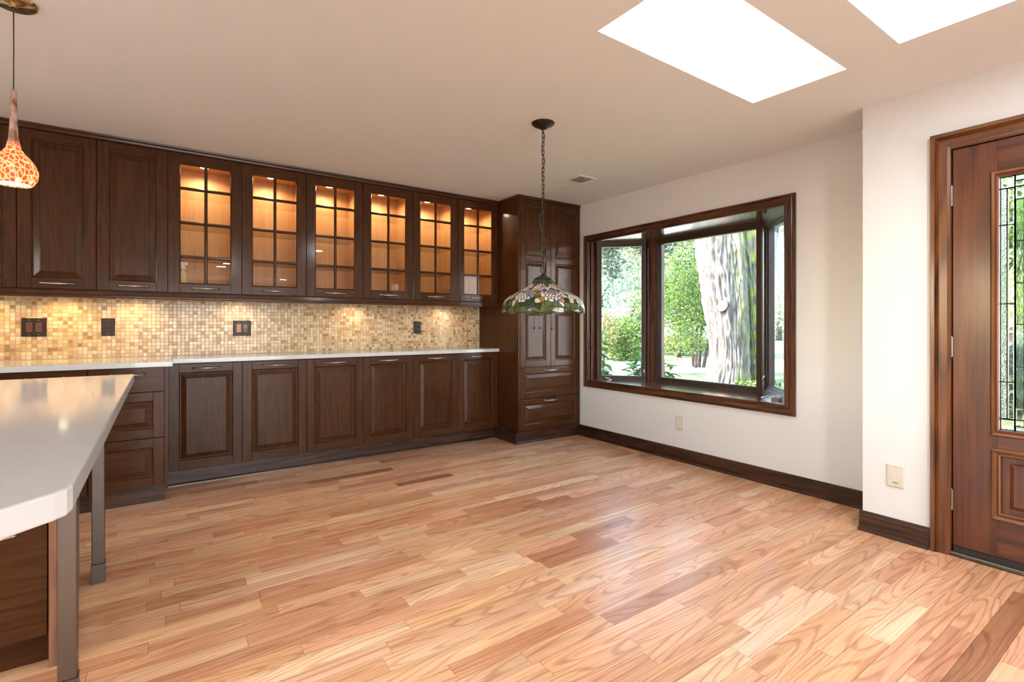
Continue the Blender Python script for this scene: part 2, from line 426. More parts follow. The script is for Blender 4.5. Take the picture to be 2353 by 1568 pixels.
# ------------------------------------------------------------------ oak strip floor
def floor_material():
    m, nt, b = nodes('oak_strip_floor')
    N = nt.nodes; L = nt.links
    at_ = N.new('ShaderNodeAttribute'); at_.attribute_name = 'tint'
    ge = N.new('ShaderNodeNewGeometry')
    sd = N.new('ShaderNodeCombineXYZ')
    k = N.new('ShaderNodeMath'); k.operation = 'MULTIPLY'; k.inputs[1].default_value = 37.0
    L.new(at_.outputs['Alpha'], k.inputs[0]); L.new(k.outputs[0], sd.inputs['X']); L.new(k.outputs[0], sd.inputs['Z'])
    ad = N.new('ShaderNodeVectorMath'); L.new(ge.outputs['Position'], ad.inputs[0]); L.new(sd.outputs[0], ad.inputs[1])
    def field(sx, sy, detail, rough=0.5, dist=0.0):
        mp = N.new('ShaderNodeMapping'); mp.inputs['Scale'].default_value = (sx, sy, 1.0)
        L.new(ad.outputs[0], mp.inputs['Vector'])
        n = N.new('ShaderNodeTexNoise'); n.inputs['Scale'].default_value = 1.0; n.inputs['Detail'].default_value = detail; n.inputs['Roughness'].default_value = rough
        n.inputs['Distortion'].default_value = dist
        L.new(mp.outputs['Vector'], n.inputs['Vector'])
        return n
    slow = field(.7, 6.5, 1.0)
    mu = N.new('ShaderNodeMath'); mu.operation = 'MULTIPLY'; mu.inputs[1].default_value = 130.0; L.new(slow.outputs['Fac'], mu.inputs[0])
    sn = N.new('ShaderNodeMath'); sn.operation = 'SINE'; L.new(mu.outputs[0], sn.inputs[0])
    pw = N.new('ShaderNodeMapRange'); pw.inputs['From Min'].default_value = 0.35; pw.inputs['From Max'].default_value = 1.0; L.new(sn.outputs[0], pw.inputs['Value'])
    fine = field(5.0, 260.0, 4.0, 0.7)
    mid = field(1.2, 26.0, 4.0, 0.6)
    broad = field(1.1, 6.0, 2.0)
    def ramp(node, p0, c0, p1, c1):
        r = N.new('ShaderNodeValToRGB'); e = r.color_ramp.elements
        e[0].position = p0; e[0].color = (*c0, 1); e[1].position = p1; e[1].color = (*c1, 1)
        L.new(node, r.inputs['Fac']); return r
    def mulc(a, b_, f=1.0):
        x = N.new('ShaderNodeMix'); x.data_type = 'RGBA'; x.blend_type = 'MULTIPLY'; x.inputs[0].default_value = f
        L.new(a, x.inputs[6]); L.new(b_, x.inputs[7]); return x.outputs[2]
    c = at_.outputs['Color']
    c = mulc(c, ramp(pw.outputs[0], 0.0, (1, 1, 1), 1.0, (0.66, 0.54, 0.45)).outputs['Color'], 0.7)
    c = mulc(c, ramp(fine.outputs['Fac'], 0.35, (0.72, 0.64, 0.57), 0.62, (1.06, 1.05, 1.04)).outputs['Color'], 0.75)
    c = mulc(c, ramp(mid.outputs['Fac'], 0.30, (0.72, 0.62, 0.55), 0.52, (1.03, 1.02, 1.0)).outputs['Color'], 0.8)
    c = mulc(c, ramp(broad.outputs['Fac'], 0.3, (0.86, 0.80, 0.76), 0.7, (1.08, 1.07, 1.05)).outputs['Color'], 0.9)
    # dark mineral streaks and knots
    kn = field(2.6, 30.0, 1.0, 0.5, 0.6)
    c = mulc(c, ramp(kn.outputs['Fac'], 0.80, (1, 1, 1), 0.86, (0.22, 0.13, 0.09)).outputs['Color'])
    L.new(c, b.inputs['Base Color'])
    bp = N.new('ShaderNodeBump'); bp.inputs['Strength'].default_value = 0.05; bp.inputs['Distance'].default_value = 0.001
    L.new(fine.outputs['Fac'], bp.inputs['Height']); L.new(bp.outputs['Normal'], b.inputs['Normal'])
    setp(b, rough=0.30, coat=0.10, coat_rough=0.18, spec=0.45)
    return m
M['floor'] = floor_material()
M['seam'] = plain('dark_floor_seam', (0.10, 0.05, 0.025), rough=0.9)
fl = MB().box(XL, XW + .02, YF, YB, -0.06, -0.012).build('floor', M['seam'])
tag(fl, 'natural red oak strip floor in random length boards', 'floor', kind='structure')
PAL = [((0.814, 0.519, 0.317), 30), ((0.741, 0.434, 0.256), 22), ((0.846, 0.568, 0.369), 18), ((0.689, 0.369, 0.215), 11), ((0.803, 0.468, 0.286), 14), ((0.564, 0.289, 0.158), 5), ((0.418, 0.200, 0.108), 2.5), ((0.867, 0.628, 0.430), 6)]
def pick(rng, pal):
    t = rng.random() * sum(w for _, w in pal)
    for c, w in pal:
        t -= w
        if t <= 0: return c
    return pal[0][0]
PW = 0.0815
planks = []
row = 0
y = YB - 0.01
rf = random.Random(5)
while y > YF:
    x = XL + rf.uniform(0, .5)
    xa = XL
    while xa < XW + .02:
        ln = rf.choice([rf.uniform(.24, .5), rf.uniform(.35, .8), rf.uniform(.55, 1.15)])
        xb = min(xa + ln, XW + .02)
        if xb > xa + .02:
            c = pick(rf, PAL)
            j = rf.uniform(.92, 1.08)
            planks.append((xa, xb, y - PW, y, (c[0] * j, c[1] * j * rf.uniform(.97, 1.03), c[2] * j * rf.uniform(.94, 1.06), rf.random())))
        xa = xb
    y -= PW
def plank_pixels(p):
    """rough picture area of a board, 0 when it is out of frame or behind the island"""
    tot = 0
    for k in range(9):
        q = Vector((p[0] + (p[1] - p[0]) * (k + .5) / 9, (p[2] + p[3]) / 2, 0))
        d = depth_of(q)
        if d < .35: continue
        px = IMG_W / 2 + FPX * q.dot(RGT) / d
        py = HORIZON + FPX * CAM_H / d
        if 0 < px < IMG_W and py < IMG_H and (q.x > -.2 or q.y > 3.0): tot += 1 / d ** 3
    return tot * (p[1] - p[0])
order = sorted(range(len(planks)), key=lambda i: -plank_pixels(planks[i]))
G = 0.0006
def plank_geo(p):
    return [(p[0] + G, p[2] + G, -.012), (p[1] - G, p[2] + G, -.012), (p[1] - G, p[3] - G, -.012), (p[0] + G, p[3] - G, -.012),
            (p[0] + G, p[2] + G, 0), (p[1] - G, p[2] + G, 0), (p[1] - G, p[3] - G, 0), (p[0] + G, p[3] - G, 0)]
BOXF = [(0, 3, 2, 1), (4, 5, 6, 7), (0, 1, 5, 4), (1, 2, 6, 5), (2, 3, 7, 6), (3, 0, 4, 7)]
def tint_mesh(me, cols):
    a = me.attributes.new('tint', 'FLOAT_COLOR', 'POINT')
    a.data.foreach_set('color', [c for col in cols for c in col])
for n, i in enumerate(order[:300]):
    p = planks[i]
    cx, cy = (p[0] + p[1]) / 2, (p[2] + p[3]) / 2
    me = bpy.data.meshes.new('plank')
    me.from_pydata([(v[0] - cx, v[1] - cy, v[2]) for v in plank_geo(p)], [], BOXF)
    me.materials.append(M['floor']); tint_mesh(me, [p[4]] * 8)
    put('plank', me, fl, (cx, cy, 0))
vs, fs, cs = [], [], []
for i in order[300:]:
    b = len(vs); vs += plank_geo(planks[i]); fs += [tuple(b + k for k in f) for f in BOXF]; cs += [planks[i][4]] * 8
me = bpy.data.meshes.new('further_planks'); me.from_pydata(vs, [], fs); me.materials.append(M['floor']); tint_mesh(me, cs)
o = put('further_planks', me, fl); o['kind'] = 'stuff'

# ------------------------------------------------------------------ mitred boards round an opening in a wall that faces -x
def mitred(names, parent, x, y0, y1, z0, z1, prof, my, mz, sides='btlr', foot=None):
    """prof: (outward offset, proudness towards -x). one mesh per board"""
    c = parent.location
    for s in sides:
        a, b = [], []
        for (o_, p) in prof:
            X = x - p
            if s == 'b': a.append((X, y0 - o_, z0 - o_)); b.append((X, y1 + o_, z0 - o_))
            if s == 't': a.append((X, y0 - o_, z1 + o_)); b.append((X, y1 + o_, z1 + o_))
            if s == 'l': a.append((X, y1 + o_, z0 - o_ if foot is None else foot)); b.append((X, y1 + o_, z1 + o_))
            if s == 'r': a.append((X, y0 - o_, z0 - o_ if foot is None else foot)); b.append((X, y0 - o_, z1 + o_))
        n = len(prof)
        fs = [(i, i + 1, n + i + 1, n + i) for i in range(n - 1)] + [tuple(range(n)), tuple(range(n, 2 * n))]
        MB().add([Vector(p) - c for p in a + b], fs).build(names, my if s in 'bt' else mz, parent)

# ------------------------------------------------------------------ bay window
bay = thing('window_1', (XW, 2.775, WZ0), 'dark oak bay window with angled side casements and a seat board', 'window', kind='structure')
BC = Vector(bay.location)
mitred('casing_board', bay, XW, WY0, WY1, WZ0, WZ1,
       [(-.004, -.01), (-.004, .016), (.004, .019), (.008, .015), (.014, .019), (.020, .016), (.026, .021), (.048, .024), (.053, .020), (.058, .026), (.066, .026), (.070, .02), (.070, 0)],
       M['trim_y'], M['trim_z'])
XB = 4.03
M['jamb_gloss'] = wood('varnished_jamb_oak', *TR, 2, rough=0.2, coat=1.0, scale=.7, coat_ior=2.2)
def L_(pts): return [(p[0] - BC.x, p[1] - BC.y) for p in pts]
foot = [(XW - .005, WY0), (XW + .08, WY0 - .0), (XB + .06, WY0 + .39), (XB + .06, WY1 - .39), (XW + .08, WY1), (XW - .005, WY1)]
MB().prism(L_(foot), 2, -.03, 0).build('seat_board', wood('seat_oak', *TR, 1, rough=0.16, coat=1.0, scale=.7, coat_ior=2.3), bay)
MB().prism(L_(foot), 2, WZ1 - WZ0, WZ1 - WZ0 + .03).build('head_board', wood('head_oak', (0.05, .02, .01), (.12, .05, .022), (.17, .075, .035), 1, rough=0.2, coat=1.0, scale=.7, coat_ior=2.2), bay)
for (ya, yb) in ((WY1 - .004, WY1 + .02), (WY0 - .02, WY0 + .004)):
    MB().box(-.005, .15, ya - BC.y, yb - BC.y, 0, WZ1 - WZ0).build('jamb_board', M['jamb_gloss'], bay)
def sash(p, q, z0, z1, fw, label=None, deep=.05):
    p, q = Vector((*p, 0)), Vector((*q, 0))
    u = (q - p).normalized(); n = Vector((-u.y, u.x, 0)); ln = (q - p).length
    if n.x > 0: n = -n                         # n points into the room
    def T(a, b, z): return p + u * a + n * b + Vector((0, 0, z)) - BC
    def bar(m, a0, a1, b0, b1, c0, c1):
        m.add([T(a, b, c) for c in (c0, c1) for (a, b) in ((a0, b0), (a1, b0), (a1, b1), (a0, b1))], BOXF)
    m = MB()
    # outer frame, then a slimmer stepped stop inside it
    for k, (w0, w1, b0, b1) in enumerate(((0, fw * .55, -.04, .028), (fw * .55, fw * .8, -.04, .016), (fw * .8, fw, -.04, .004))):
        bar(m, w0, w1, b0, b1, z0 + w0, z1 - w0); bar(m, ln - w1, ln - w0, b0, b1, z0 + w0, z1 - w0)
        bar(m, w1, ln - w1, b0, b1, z0 + w0, z0 + w1); bar(m, w1, ln - w1, b0, b1, z1 - w1, z1 - w0)
    s = m.build('sash', M['sash'], bay)
    g = MB(); bar(g, fw - .004, ln - fw + .004, -.016, -.012, z0 + fw - .004, z1 - fw + .004)
    g.build('pane', M['window_glass'], s)
    return T, s
Tl, sl = sash((XW + .09, WY1 - .012), (XB - .01, WY1 - .372), WZ0, WZ1, .045)
Tc, s_c = sash((XB + .005, WY1 - .505), (XB + .005, WY0 + .405), WZ0, WZ1, .05)
Tr, sr = sash((XW + .09, WY0 + .012), (XB - .01, WY0 + .372), WZ0, WZ1, .085)
# corner posts with a rounded cover bead
for (pa, pb) in (((XB - .012, WY1 - .372), (XB - .005, WY1 - .505)), ((XB - .012, WY0 + .372), (XB - .005, WY0 + .405))):
    pa, pb = Vector((*pa, 0)), Vector((*pb, 0))
    m = MB()
    cx, cy = (pa + pb) / 2 - Vector((BC.x, BC.y, 0)).to_3d() if False else ((pa.x + pb.x) / 2 - BC.x, (pa.y + pb.y) / 2 - BC.y)
    h = abs(pa.y - pb.y) / 2 + .004
    m.prism([(cx - .018, cy - h * .55), (cx - .010, cy - h), (cx + .06, cy - h), (cx + .06, cy + h), (cx - .002, cy + h), (cx - .018, cy + h * .55), (cx - .024, cy + h * .2), (cx - .024, cy - h * .2)], 2, 0, WZ1 - WZ0)
    m.build('corner_post', M['trim_z'], bay)
# crank handles and lock levers
def crank(T, a, flip=1):
    m = MB()
    c = T(a, .035, WZ0 + .012)
    m.box(c.x - .022, c.x + .022, c.y - .03, c.y + .03, c.z - .012, c.z + .004)
    m.tube([c, c + Vector((-.02, 0, .012)), c + Vector((-.03, -.05 * flip, .014)), c + Vector((-.035, -.085 * flip, .004))], [.007, .006, .005, .005], 8)
    m.ball(c + Vector((-.036, -.09 * flip, 0)), .009)
    m.build('crank_handle', M['pewter'], bay)
crank(Tl, .10); crank(Tr, .16, -1)
for T, a, z in ((Tl, .475, .66), (Tr, .44, .70)):
    c = T(a, .03, z); m = MB()
    m.box(c.x - .006, c.x + .006, c.y - .008, c.y + .008, c.z - .03, c.z + .03)
    m.tube([c, c + Vector((-.016, 0, .01)), c + Vector((-.03, -.02, .045))], [.006, .005, .004], 8)
    m.build('lock_lever', M['screw'], bay)
# outer wall of the bay under and over the glass
outer = [(XW + .152, WY0 + .06), (XB + .06, WY0 + .39), (XB + .06, WY1 - .39), (XW + .152, WY1 - .06)]
m = MB(); m.prism(L_(outer), 2, -WZ0 - .2, -.032); m.build('bay_apron', M['sash'], bay)
m = MB(); m.prism(L_([(p[0] + .1 * (i in (1, 2)), p[1]) for i, p in enumerate(outer)]), 2, WZ1 - WZ0 + .035, WZ1 - WZ0 + .18); m.build('bay_roof', M['sash'], bay)

# ------------------------------------------------------------------ baseboards
def baseboard(name, x, y0, y1, label, zt=.108):
    b = thing(name, (x, (y0 + y1) / 2, 0), label, 'baseboard', kind='structure')
    h = (y1 - y0) / 2
    pr = [(0, 0), (-.014, 0), (-.014, zt - .022), (-.011, zt - .014), (-.011, zt - .009), (-.006, zt), (0, zt)]
    MB().add([(p[0], s * h, p[1]) for s in (-1, 1) for p in pr], [(i, (i + 1) % 7, 7 + (i + 1) % 7, 7 + i) for i in range(7)] + [tuple(range(7)), tuple(range(7, 14))]).build('board', M['base_y'], b)
    pr = [(-.0142, 0), (-.032, 0), (-.031, .008), (-.026, .016), (-.019, .02), (-.0142, .02)]
    MB().add([(p[0], s * h, p[1]) for s in (-1, 1) for p in pr], [(i, (i + 1) % 6, 6 + (i + 1) % 6, 6 + i) for i in range(6)] + [tuple(range(6)), tuple(range(6, 12))]).build('shoe_moulding', M['base_y'], b)
baseboard('baseboard_right', XW, YC + .002, 3.925, 'dark baseboard under the bay window')
baseboard('baseboard_entry', XD, .884, YC + .014, 'short dark baseboard beside the entry door casing')

# ------------------------------------------------------------------ entry door
door = thing('door_1', (XD, .341, 0), 'mahogany entry door with a tall leaded glass light', 'door', kind='structure')
DC = Vector(door.location)
def dbox(name, mat, x0, x1, y0, y1, z0, z1, parent=None, bevel=0):
    p = parent or door
    return MB().box(x0 - DC.x, x1 - DC.x, y0 - DC.y, y1 - DC.y, z0, z1).build(name, mat, p, bevel=bevel)
mitred('casing_board', door, XD, DY0, DY1, 0, DZ1,
       [(-.012, -.02), (-.012, .010), (.0, .014), (.030, .015), (.033, .020), (.037, .017), (.040, .023), (.044, .020), (.047, .028), (.062, .030), (.065, .026), (.065, 0)],
       M['case_y'], M['case_z'], sides='tlr', foot=0.0)
dbox('jamb', M['case_z'], XD - .006, XD + .16, DY1 - .013, DY1 + .004, 0, DZ1)
dbox('jamb', M['case_z'], XD - .006, XD + .16, DY0 - .004, DY0 + .013, 0, DZ1)
dbox('head_jamb', M['case_y'], XD - .006, XD + .16, DY0, DY1, DZ1 - .018, DZ1 + .003)
FX0, FX1 = XD + .004, XD + .048              # slab faces
SY0, SY1, SZ0, SZ1 = -.113, .794, .052, 2.022
GY0, GY1, GZ0, GZ1 = .057, .624, .654, 1.848  # glass light
dbox('stile', M['door_z'], FX0, FX1, GY1 + .006, SY1, SZ0, SZ1, bevel=.002)
dbox('stile', M['door_z'], FX0, FX1, SY0, GY0 - .006, SZ0, SZ1, bevel=.002)
for (a, b) in ((GZ1 + .006, SZ1), (.540, GZ0 - .006), (SZ0, .252)):
    dbox('rail', M['door_y'], FX0 + .0004, FX1 - .0004, GY0 - .006, GY1 + .006, a, b)
GL = ((0, .020), (-.002, .021), (.006, .021), (.010, .014), (.014, .016), (.020, .007), (.026, .010), (.031, .002), (.031, -.004))
mitred('glass_moulding', door, FX0, GY0, GY1, GZ0, GZ1, [(0, -.03), (-.0, .006), (.006, .012), (.012, .008), (.016, .014), (.024, .016), (.030, .010), (.032, -.002)], M['case_y'], M['case_z'])
mitred('panel_moulding', door, FX0, .062, .619, .262, .530, [(0, -.014), (-.0, .004), (.006, .010), (.012, .006), (.018, .013), (.027, .016), (.034, .012), (.036, -.002)], M['case_y'], M['case_z'])
m = MB()
def ring(m, x, y0, y1, z0, z1): return [(x - DC.x, y0 - DC.y, z0), (x - DC.x, y1 - DC.y, z0), (x - DC.x, y1 - DC.y, z1), (x - DC.x, y0 - DC.y, z1)]
R4 = [ring(m, FX0 + .014, .058, .623, .256, .536), ring(m, FX0 + .014, .092, .589, .290, .502), ring(m, FX0 + .008, .096, .585, .294, .498), ring(m, FX0 + .004, .106, .575, .304, .488)]
m.add([p for r in R4 for p in r], [(4 * k + i, 4 * k + (i + 1) % 4, 4 * k + 4 + (i + 1) % 4, 4 * k + 4 + i) for k in range(3) for i in range(4)] + [(12, 13, 14, 15)])
m.build('raised_panel', M['door_z'], door, fix=False)
dbox('panel_backing', M['door_z'], FX0 + .016, FX1, .056, .625, .25, .542)
for zc_ in (1.795, 1.041, .279):
    m = MB(); c = (FX0 - DC.x - .004, SY1 + .004 - DC.y, zc_)
    for k in range(5):
        m.lathe([(.0001, 0), (.0072, 0.0001), (.0072, .0183), (.0001, .0184)], 12, smooth=False, c= (c[0], c[1], c[2] - .048 + k * .0193))
    m.ball((c[0], c[1], c[2] + .050), .0055); m.ball((c[0], c[1], c[2] - .050), .0055)
    m.box(c[0] + .002, c[0] + .006, c[1] - .003, c[1] + .016, c[2] - .048, c[2] + .048)
    m.build('hinge', M['hinge'], door)
dbox('door_stop', M['case_z'], FX1 + .001, XD + .16, DY1 - .034, DY1 - .0125, .022, DZ1)
dbox('door_stop', M['case_z'], FX1 + .001, XD + .16, DY0 + .0125, DY0 + .034, .022, DZ1)
dbox('door_stop', M['case_y'], FX1 + .001, XD + .16, DY0 + .035, DY1 - .035, DZ1 - .045, DZ1 - .0185)
dbox('threshold', M['sill_metal'], XD - .012, XD + .17, DY0, DY1 - .004, 0.0, .022, bevel=.006)
dbox('door_sweep', M['rubber'], FX0 - .006, FX1, SY0 + .004, SY1 - .004, .024, .0515)
m = MB(); m.tube([(FX0 - DC.x, -.05 - DC.y, 1.0), (FX0 - .05 - DC.x, -.05 - DC.y, 1.0)], .012, 12); m.ball((FX0 - .06 - DC.x, -.05 - DC.y, 1.0), .027, 16, 10)
m.build('door_knob', M['hinge'], door)
# leaded light
ym = (GY0 + GY1) / 2
cols = [GY1, .601, .575, .543]
z12 = [GZ1, 1.793, 1.621, 1.250, .881, .706, GZ0]
z3 = [GZ1, 1.822, 1.796, 1.736, 1.541, 1.345, 1.152, .955, .765, .707, .677, GZ0]
pieces, bars = [], []
def mir(y): return 2 * ym - y
for side in (0, 1):
    f = (lambda y: y) if side == 0 else mir
    pieces.append((f(cols[0]), f(cols[2]), z12[0], z12[1], 'bevel_glass')); pieces.append((f(cols[0]), f(cols[2]), z12[5], z12[6], 'bevel_glass'))
    for k in range(1, 5):
        pieces.append((f(cols[0]), f(cols[1]), z12[k], z12[k + 1], 'granite_glass'))
        pieces.append((f(cols[1]), f(cols[2]), z12[k], z12[k + 1], 'bevel_glass'))
    for k in range(11):
        mt = 'granite_glass' if k in (0, 10) else 'bevel_glass' if k in (1, 2, 8, 9) else 'rain_glass'
        pieces.append((f(cols[2]), f(cols[3]), z3[k], z3[k + 1], mt))
zc3 = [GZ1, 1.736, 1.441, 1.055, .765, GZ0]
yc3 = [cols[3], cols[3] - .137, mir(cols[3]) + .137, mir(cols[3])]
for i in range(3):
    for k in range(5):
        pieces.append((yc3[i], yc3[i + 1], zc3[k], zc3[k + 1], 'rain_glass' if (i + k) % 2 else 'bevel_glass'))
lead = MB()
XG = FX0 + .024
CW = .0028
for (ya, yb, za, zb, mt) in pieces:
    y0, y1 = min(ya, yb), max(ya, yb); z0, z1 = min(za, zb), max(za, zb)
    for b_ in ((y0 - CW, y0 + CW, z0, z1), (y1 - CW, y1 + CW, z0, z1), (y0, y1, z0 - CW, z0 + CW), (y0, y1, z1 - CW, z1 + CW)):
        if b_ not in bars:
            bars.append(b_); lead.box(XG - .005 - DC.x, XG + .005 - DC.x, b_[0] - DC.y, b_[1] - DC.y, b_[2], b_[3])
ld = lead.build('lead_came', M['lead'], door)
ld['label'] = 'dark lead lattice of the door glass'
for (ya, yb, za, zb, mt) in pieces:
    y0, y1 = min(ya, yb), max(ya, yb); z0, z1 = min(za, zb), max(za, zb)
    a, b_, c_, d_ = (y1 - y0) / 2 - .001, (z1 - z0) / 2 - .001, .0018, .0035
    e = min(.006, a * .4)
    g = MB()
    if mt == 'bevel_glass':
        g.add([(-c_ * .2, s * a, t * b_) for (s, t) in ((-1, -1), (1, -1), (1, 1), (-1, 1))] + [(-d_, s * (a - e), t * (b_ - e)) for (s, t) in ((-1, -1), (1, -1), (1, 1), (-1, 1))] +
              [(c_, s * a, t * b_) for (s, t) in ((-1, -1), (1, -1), (1, 1), (-1, 1))],
              [(0, 1, 5, 4), (1, 2, 6, 5), (2, 3, 7, 6), (3, 0, 4, 7), (4, 5, 6, 7), (8, 11, 10, 9), (0, 8, 9, 1), (1, 9, 10, 2), (2, 10, 11, 3), (3, 11, 8, 0)])
    else:
        g.box(-c_, c_, -a, a, -b_, b_)
    g.build('glass_piece', M[mt], ld, (XG - DC.x, (y0 + y1) / 2 - DC.y, (z0 + z1) / 2))

# ------------------------------------------------------------------ cabinet joinery (fronts face -y; local x right, z up, front at y = 0)
TH = .019
_cache = {}
def handle_mesh():
    if 'h' not in _cache:
        n = 15; L2 = .086
        pts, rad = [], []
        for i in range(n):
            s = -1 + 2 * i / (n - 1)
            pts.append((s * L2, -.006 - .022 * (1 - abs(s) ** 2.2), -.002 * (1 - s * s)))
            rad.append(.0040 + .0036 * max(0, 1 - abs(s) * 1.7) + (.0036 if abs(s) > .93 else 0))
        m = MB().tube(pts, rad, 8, up=(0, 0, 1))
        for s in (-1, 1):
            m.tube([(s * (L2 - .006), .0, 0), (s * (L2 - .006), -.009, 0)], [.0075, .005], 8)
        _cache['h'] = m.mesh('handle', M['pewter'])
    return _cache['h']
def frame_mesh(w, h, st, openings):
    """stiles and rails round the openings (list of z0,z1), with a sloped bead inside each"""
    k = ('f', round(w, 4), round(h, 4), st, tuple(openings))
    if k in _cache: return _cache[k]
    m = MB()
    m.mi = 0
    m.box(0, st, 0, TH, 0, h); m.box(w - st, w, 0, TH, 0, h)
    m.mi = 1
    zs = [0.0] + [z for o_ in openings for z in o_] + [h]
    for a, b in zip(zs[0::2], zs[1::2]):
        m.box(st, w - st, .0003, TH, a, b)
    for (a, b) in openings:
        x0, x1 = st, w - st
        e = .007
        o1 = [(x0, .0006, a), (x1, .0006, a), (x1, .0006, b), (x0, .0006, b)]
        o2 = [(x0 + e * .4, .002, a + e * .4), (x1 - e * .4, .002, a + e * .4), (x1 - e * .4, .002, b - e * .4), (x0 + e * .4, .002, b - e * .4)]
        o3 = [(x0 + e, .010, a + e), (x1 - e, .010, a + e), (x1 - e, .010, b - e), (x0 + e, .010, b - e)]
        for q, r in ((o1, o2), (o2, o3)):
            for i in range(4):
                m.mi = 1 if i in (0, 2) else 0
                j = (i + 1) % 4
                m.add([q[i], q[j], r[j], r[i]], [(0, 1, 2, 3)])
    _cache[k] = m.mesh('door', [M['cab_z'], M['cab_x']])
    return _cache[k]
def panel_mesh(w, h, grain):
    """raised panel, local origin at the opening's lower left corner"""
    k = ('p', round(w, 4), round(h, 4), grain)
    if k in _cache: return _cache[k]
    m = MB()
    rings = []
    for (i, y) in ((0, .011), (.0105, .0115), (.012, .0115), (.040, .0035), (.0405, .0055), (.043, .0045)):
        rings.append([(i, y, i), (w - i, y, i), (w - i, y, h - i), (i, y, h - i)])
    m.add([p for r in rings for p in r], [(4 * a + b, 4 * a + (b + 1) % 4, 4 * a + 4 + (b + 1) % 4, 4 * a + 4 + b) for a in range(len(rings) - 1) for b in range(4)] + [(20, 21, 22, 23)])
    _cache[k] = m.mesh('raised_panel', M['cab_z'] if grain == 'z' else M['cab_x'])
    return _cache[k]
def bevel_mod(o, w=.0016):
    b = o.modifiers.new('bevel', 'BEVEL'); b.width = w; b.segments = 1; b.limit_method = 'ANGLE'; b.angle_limit = math.radians(50)
def panel_door(parent, name, x, y, z, w, h, st=.062, rt=.062, rb=.066, handle=None, panels=None, grain='z'):
    ops = panels or [(rb, h - rt)]
    d = put(name, frame_mesh(w, h, st, ops), parent, (x, y, z)); bevel_mod(d)
    for (a, b) in ops:
        put('raised_panel', panel_mesh(w - 2 * st, b - a, grain), d, (st, 0, a))
    if handle == 'top': put('handle', handle_mesh(), d, (w / 2, 0, h - rt * .5))
    if handle == 'bottom': put('handle', handle_mesh(), d, (w / 2, 0, rb * .5))
    return d

YDOOR = 4.255                 # front plane of the shallow doors, upper and lower
UZ0, UZ1 = 1.379, 2.366
CX0, CWD = .035, .4605
ordn = ['sixth', 'fifth', 'fourth', 'third', 'second', 'first']

# wooden light rail, crown and toe kick that run along the cabinets
m = MB()
pr = [(YDOOR - .014, 1.327), (YDOOR - .020, 1.332), (YDOOR - .020, 1.342), (YDOOR - .014, 1.346), (YDOOR - .012, 1.372), (YDOOR - .004, 1.378), (YDOOR + .012, 1.378), (YDOOR + .012, 1.327)]
c = ((-1.10 + 2.796) / 2, YDOOR, 1.327)
m.prism([(p[0] - c[1], p[1] - c[2]) for p in pr], 0, -1.10 - c[0], 2.796 - c[0])
tag(m.build('light_rail', M['cab_x'], None, c), 'dark moulded light rail under the wall cabinets', 'moulding')
m = MB()
pr = [(YDOOR + .01, 2.367), (YDOOR - .004, 2.367), (YDOOR - .010, 2.374), (YDOOR - .012, 2.384), (YDOOR - .020, 2.392), (YDOOR - .022, 2.400), (YDOOR + .01, 2.400)]
c = ((-1.10 + 2.796) / 2, YDOOR, 2.367)
m.prism([(p[0] - c[1], p[1] - c[2]) for p in pr], 0, -1.10 - c[0], 2.796 - c[0])
tag(m.build('crown_moulding', M['cab_x'], None, c), 'dark crown moulding between wall cabinets and ceiling', 'moulding')
tk = thing('toe_kick', ((.035 + 2.79) / 2, YDOOR + .05, 0), 'dark toe kick board under the shallow base cabinets', 'toe kick')
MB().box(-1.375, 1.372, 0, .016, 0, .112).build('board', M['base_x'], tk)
MB().prism([(0, 0), (-.016, 0), (-.014, .01), (-.006, .017), (0, .018)], 0, -1.375, 1.372).build('shoe_moulding', M['base_x'], tk)

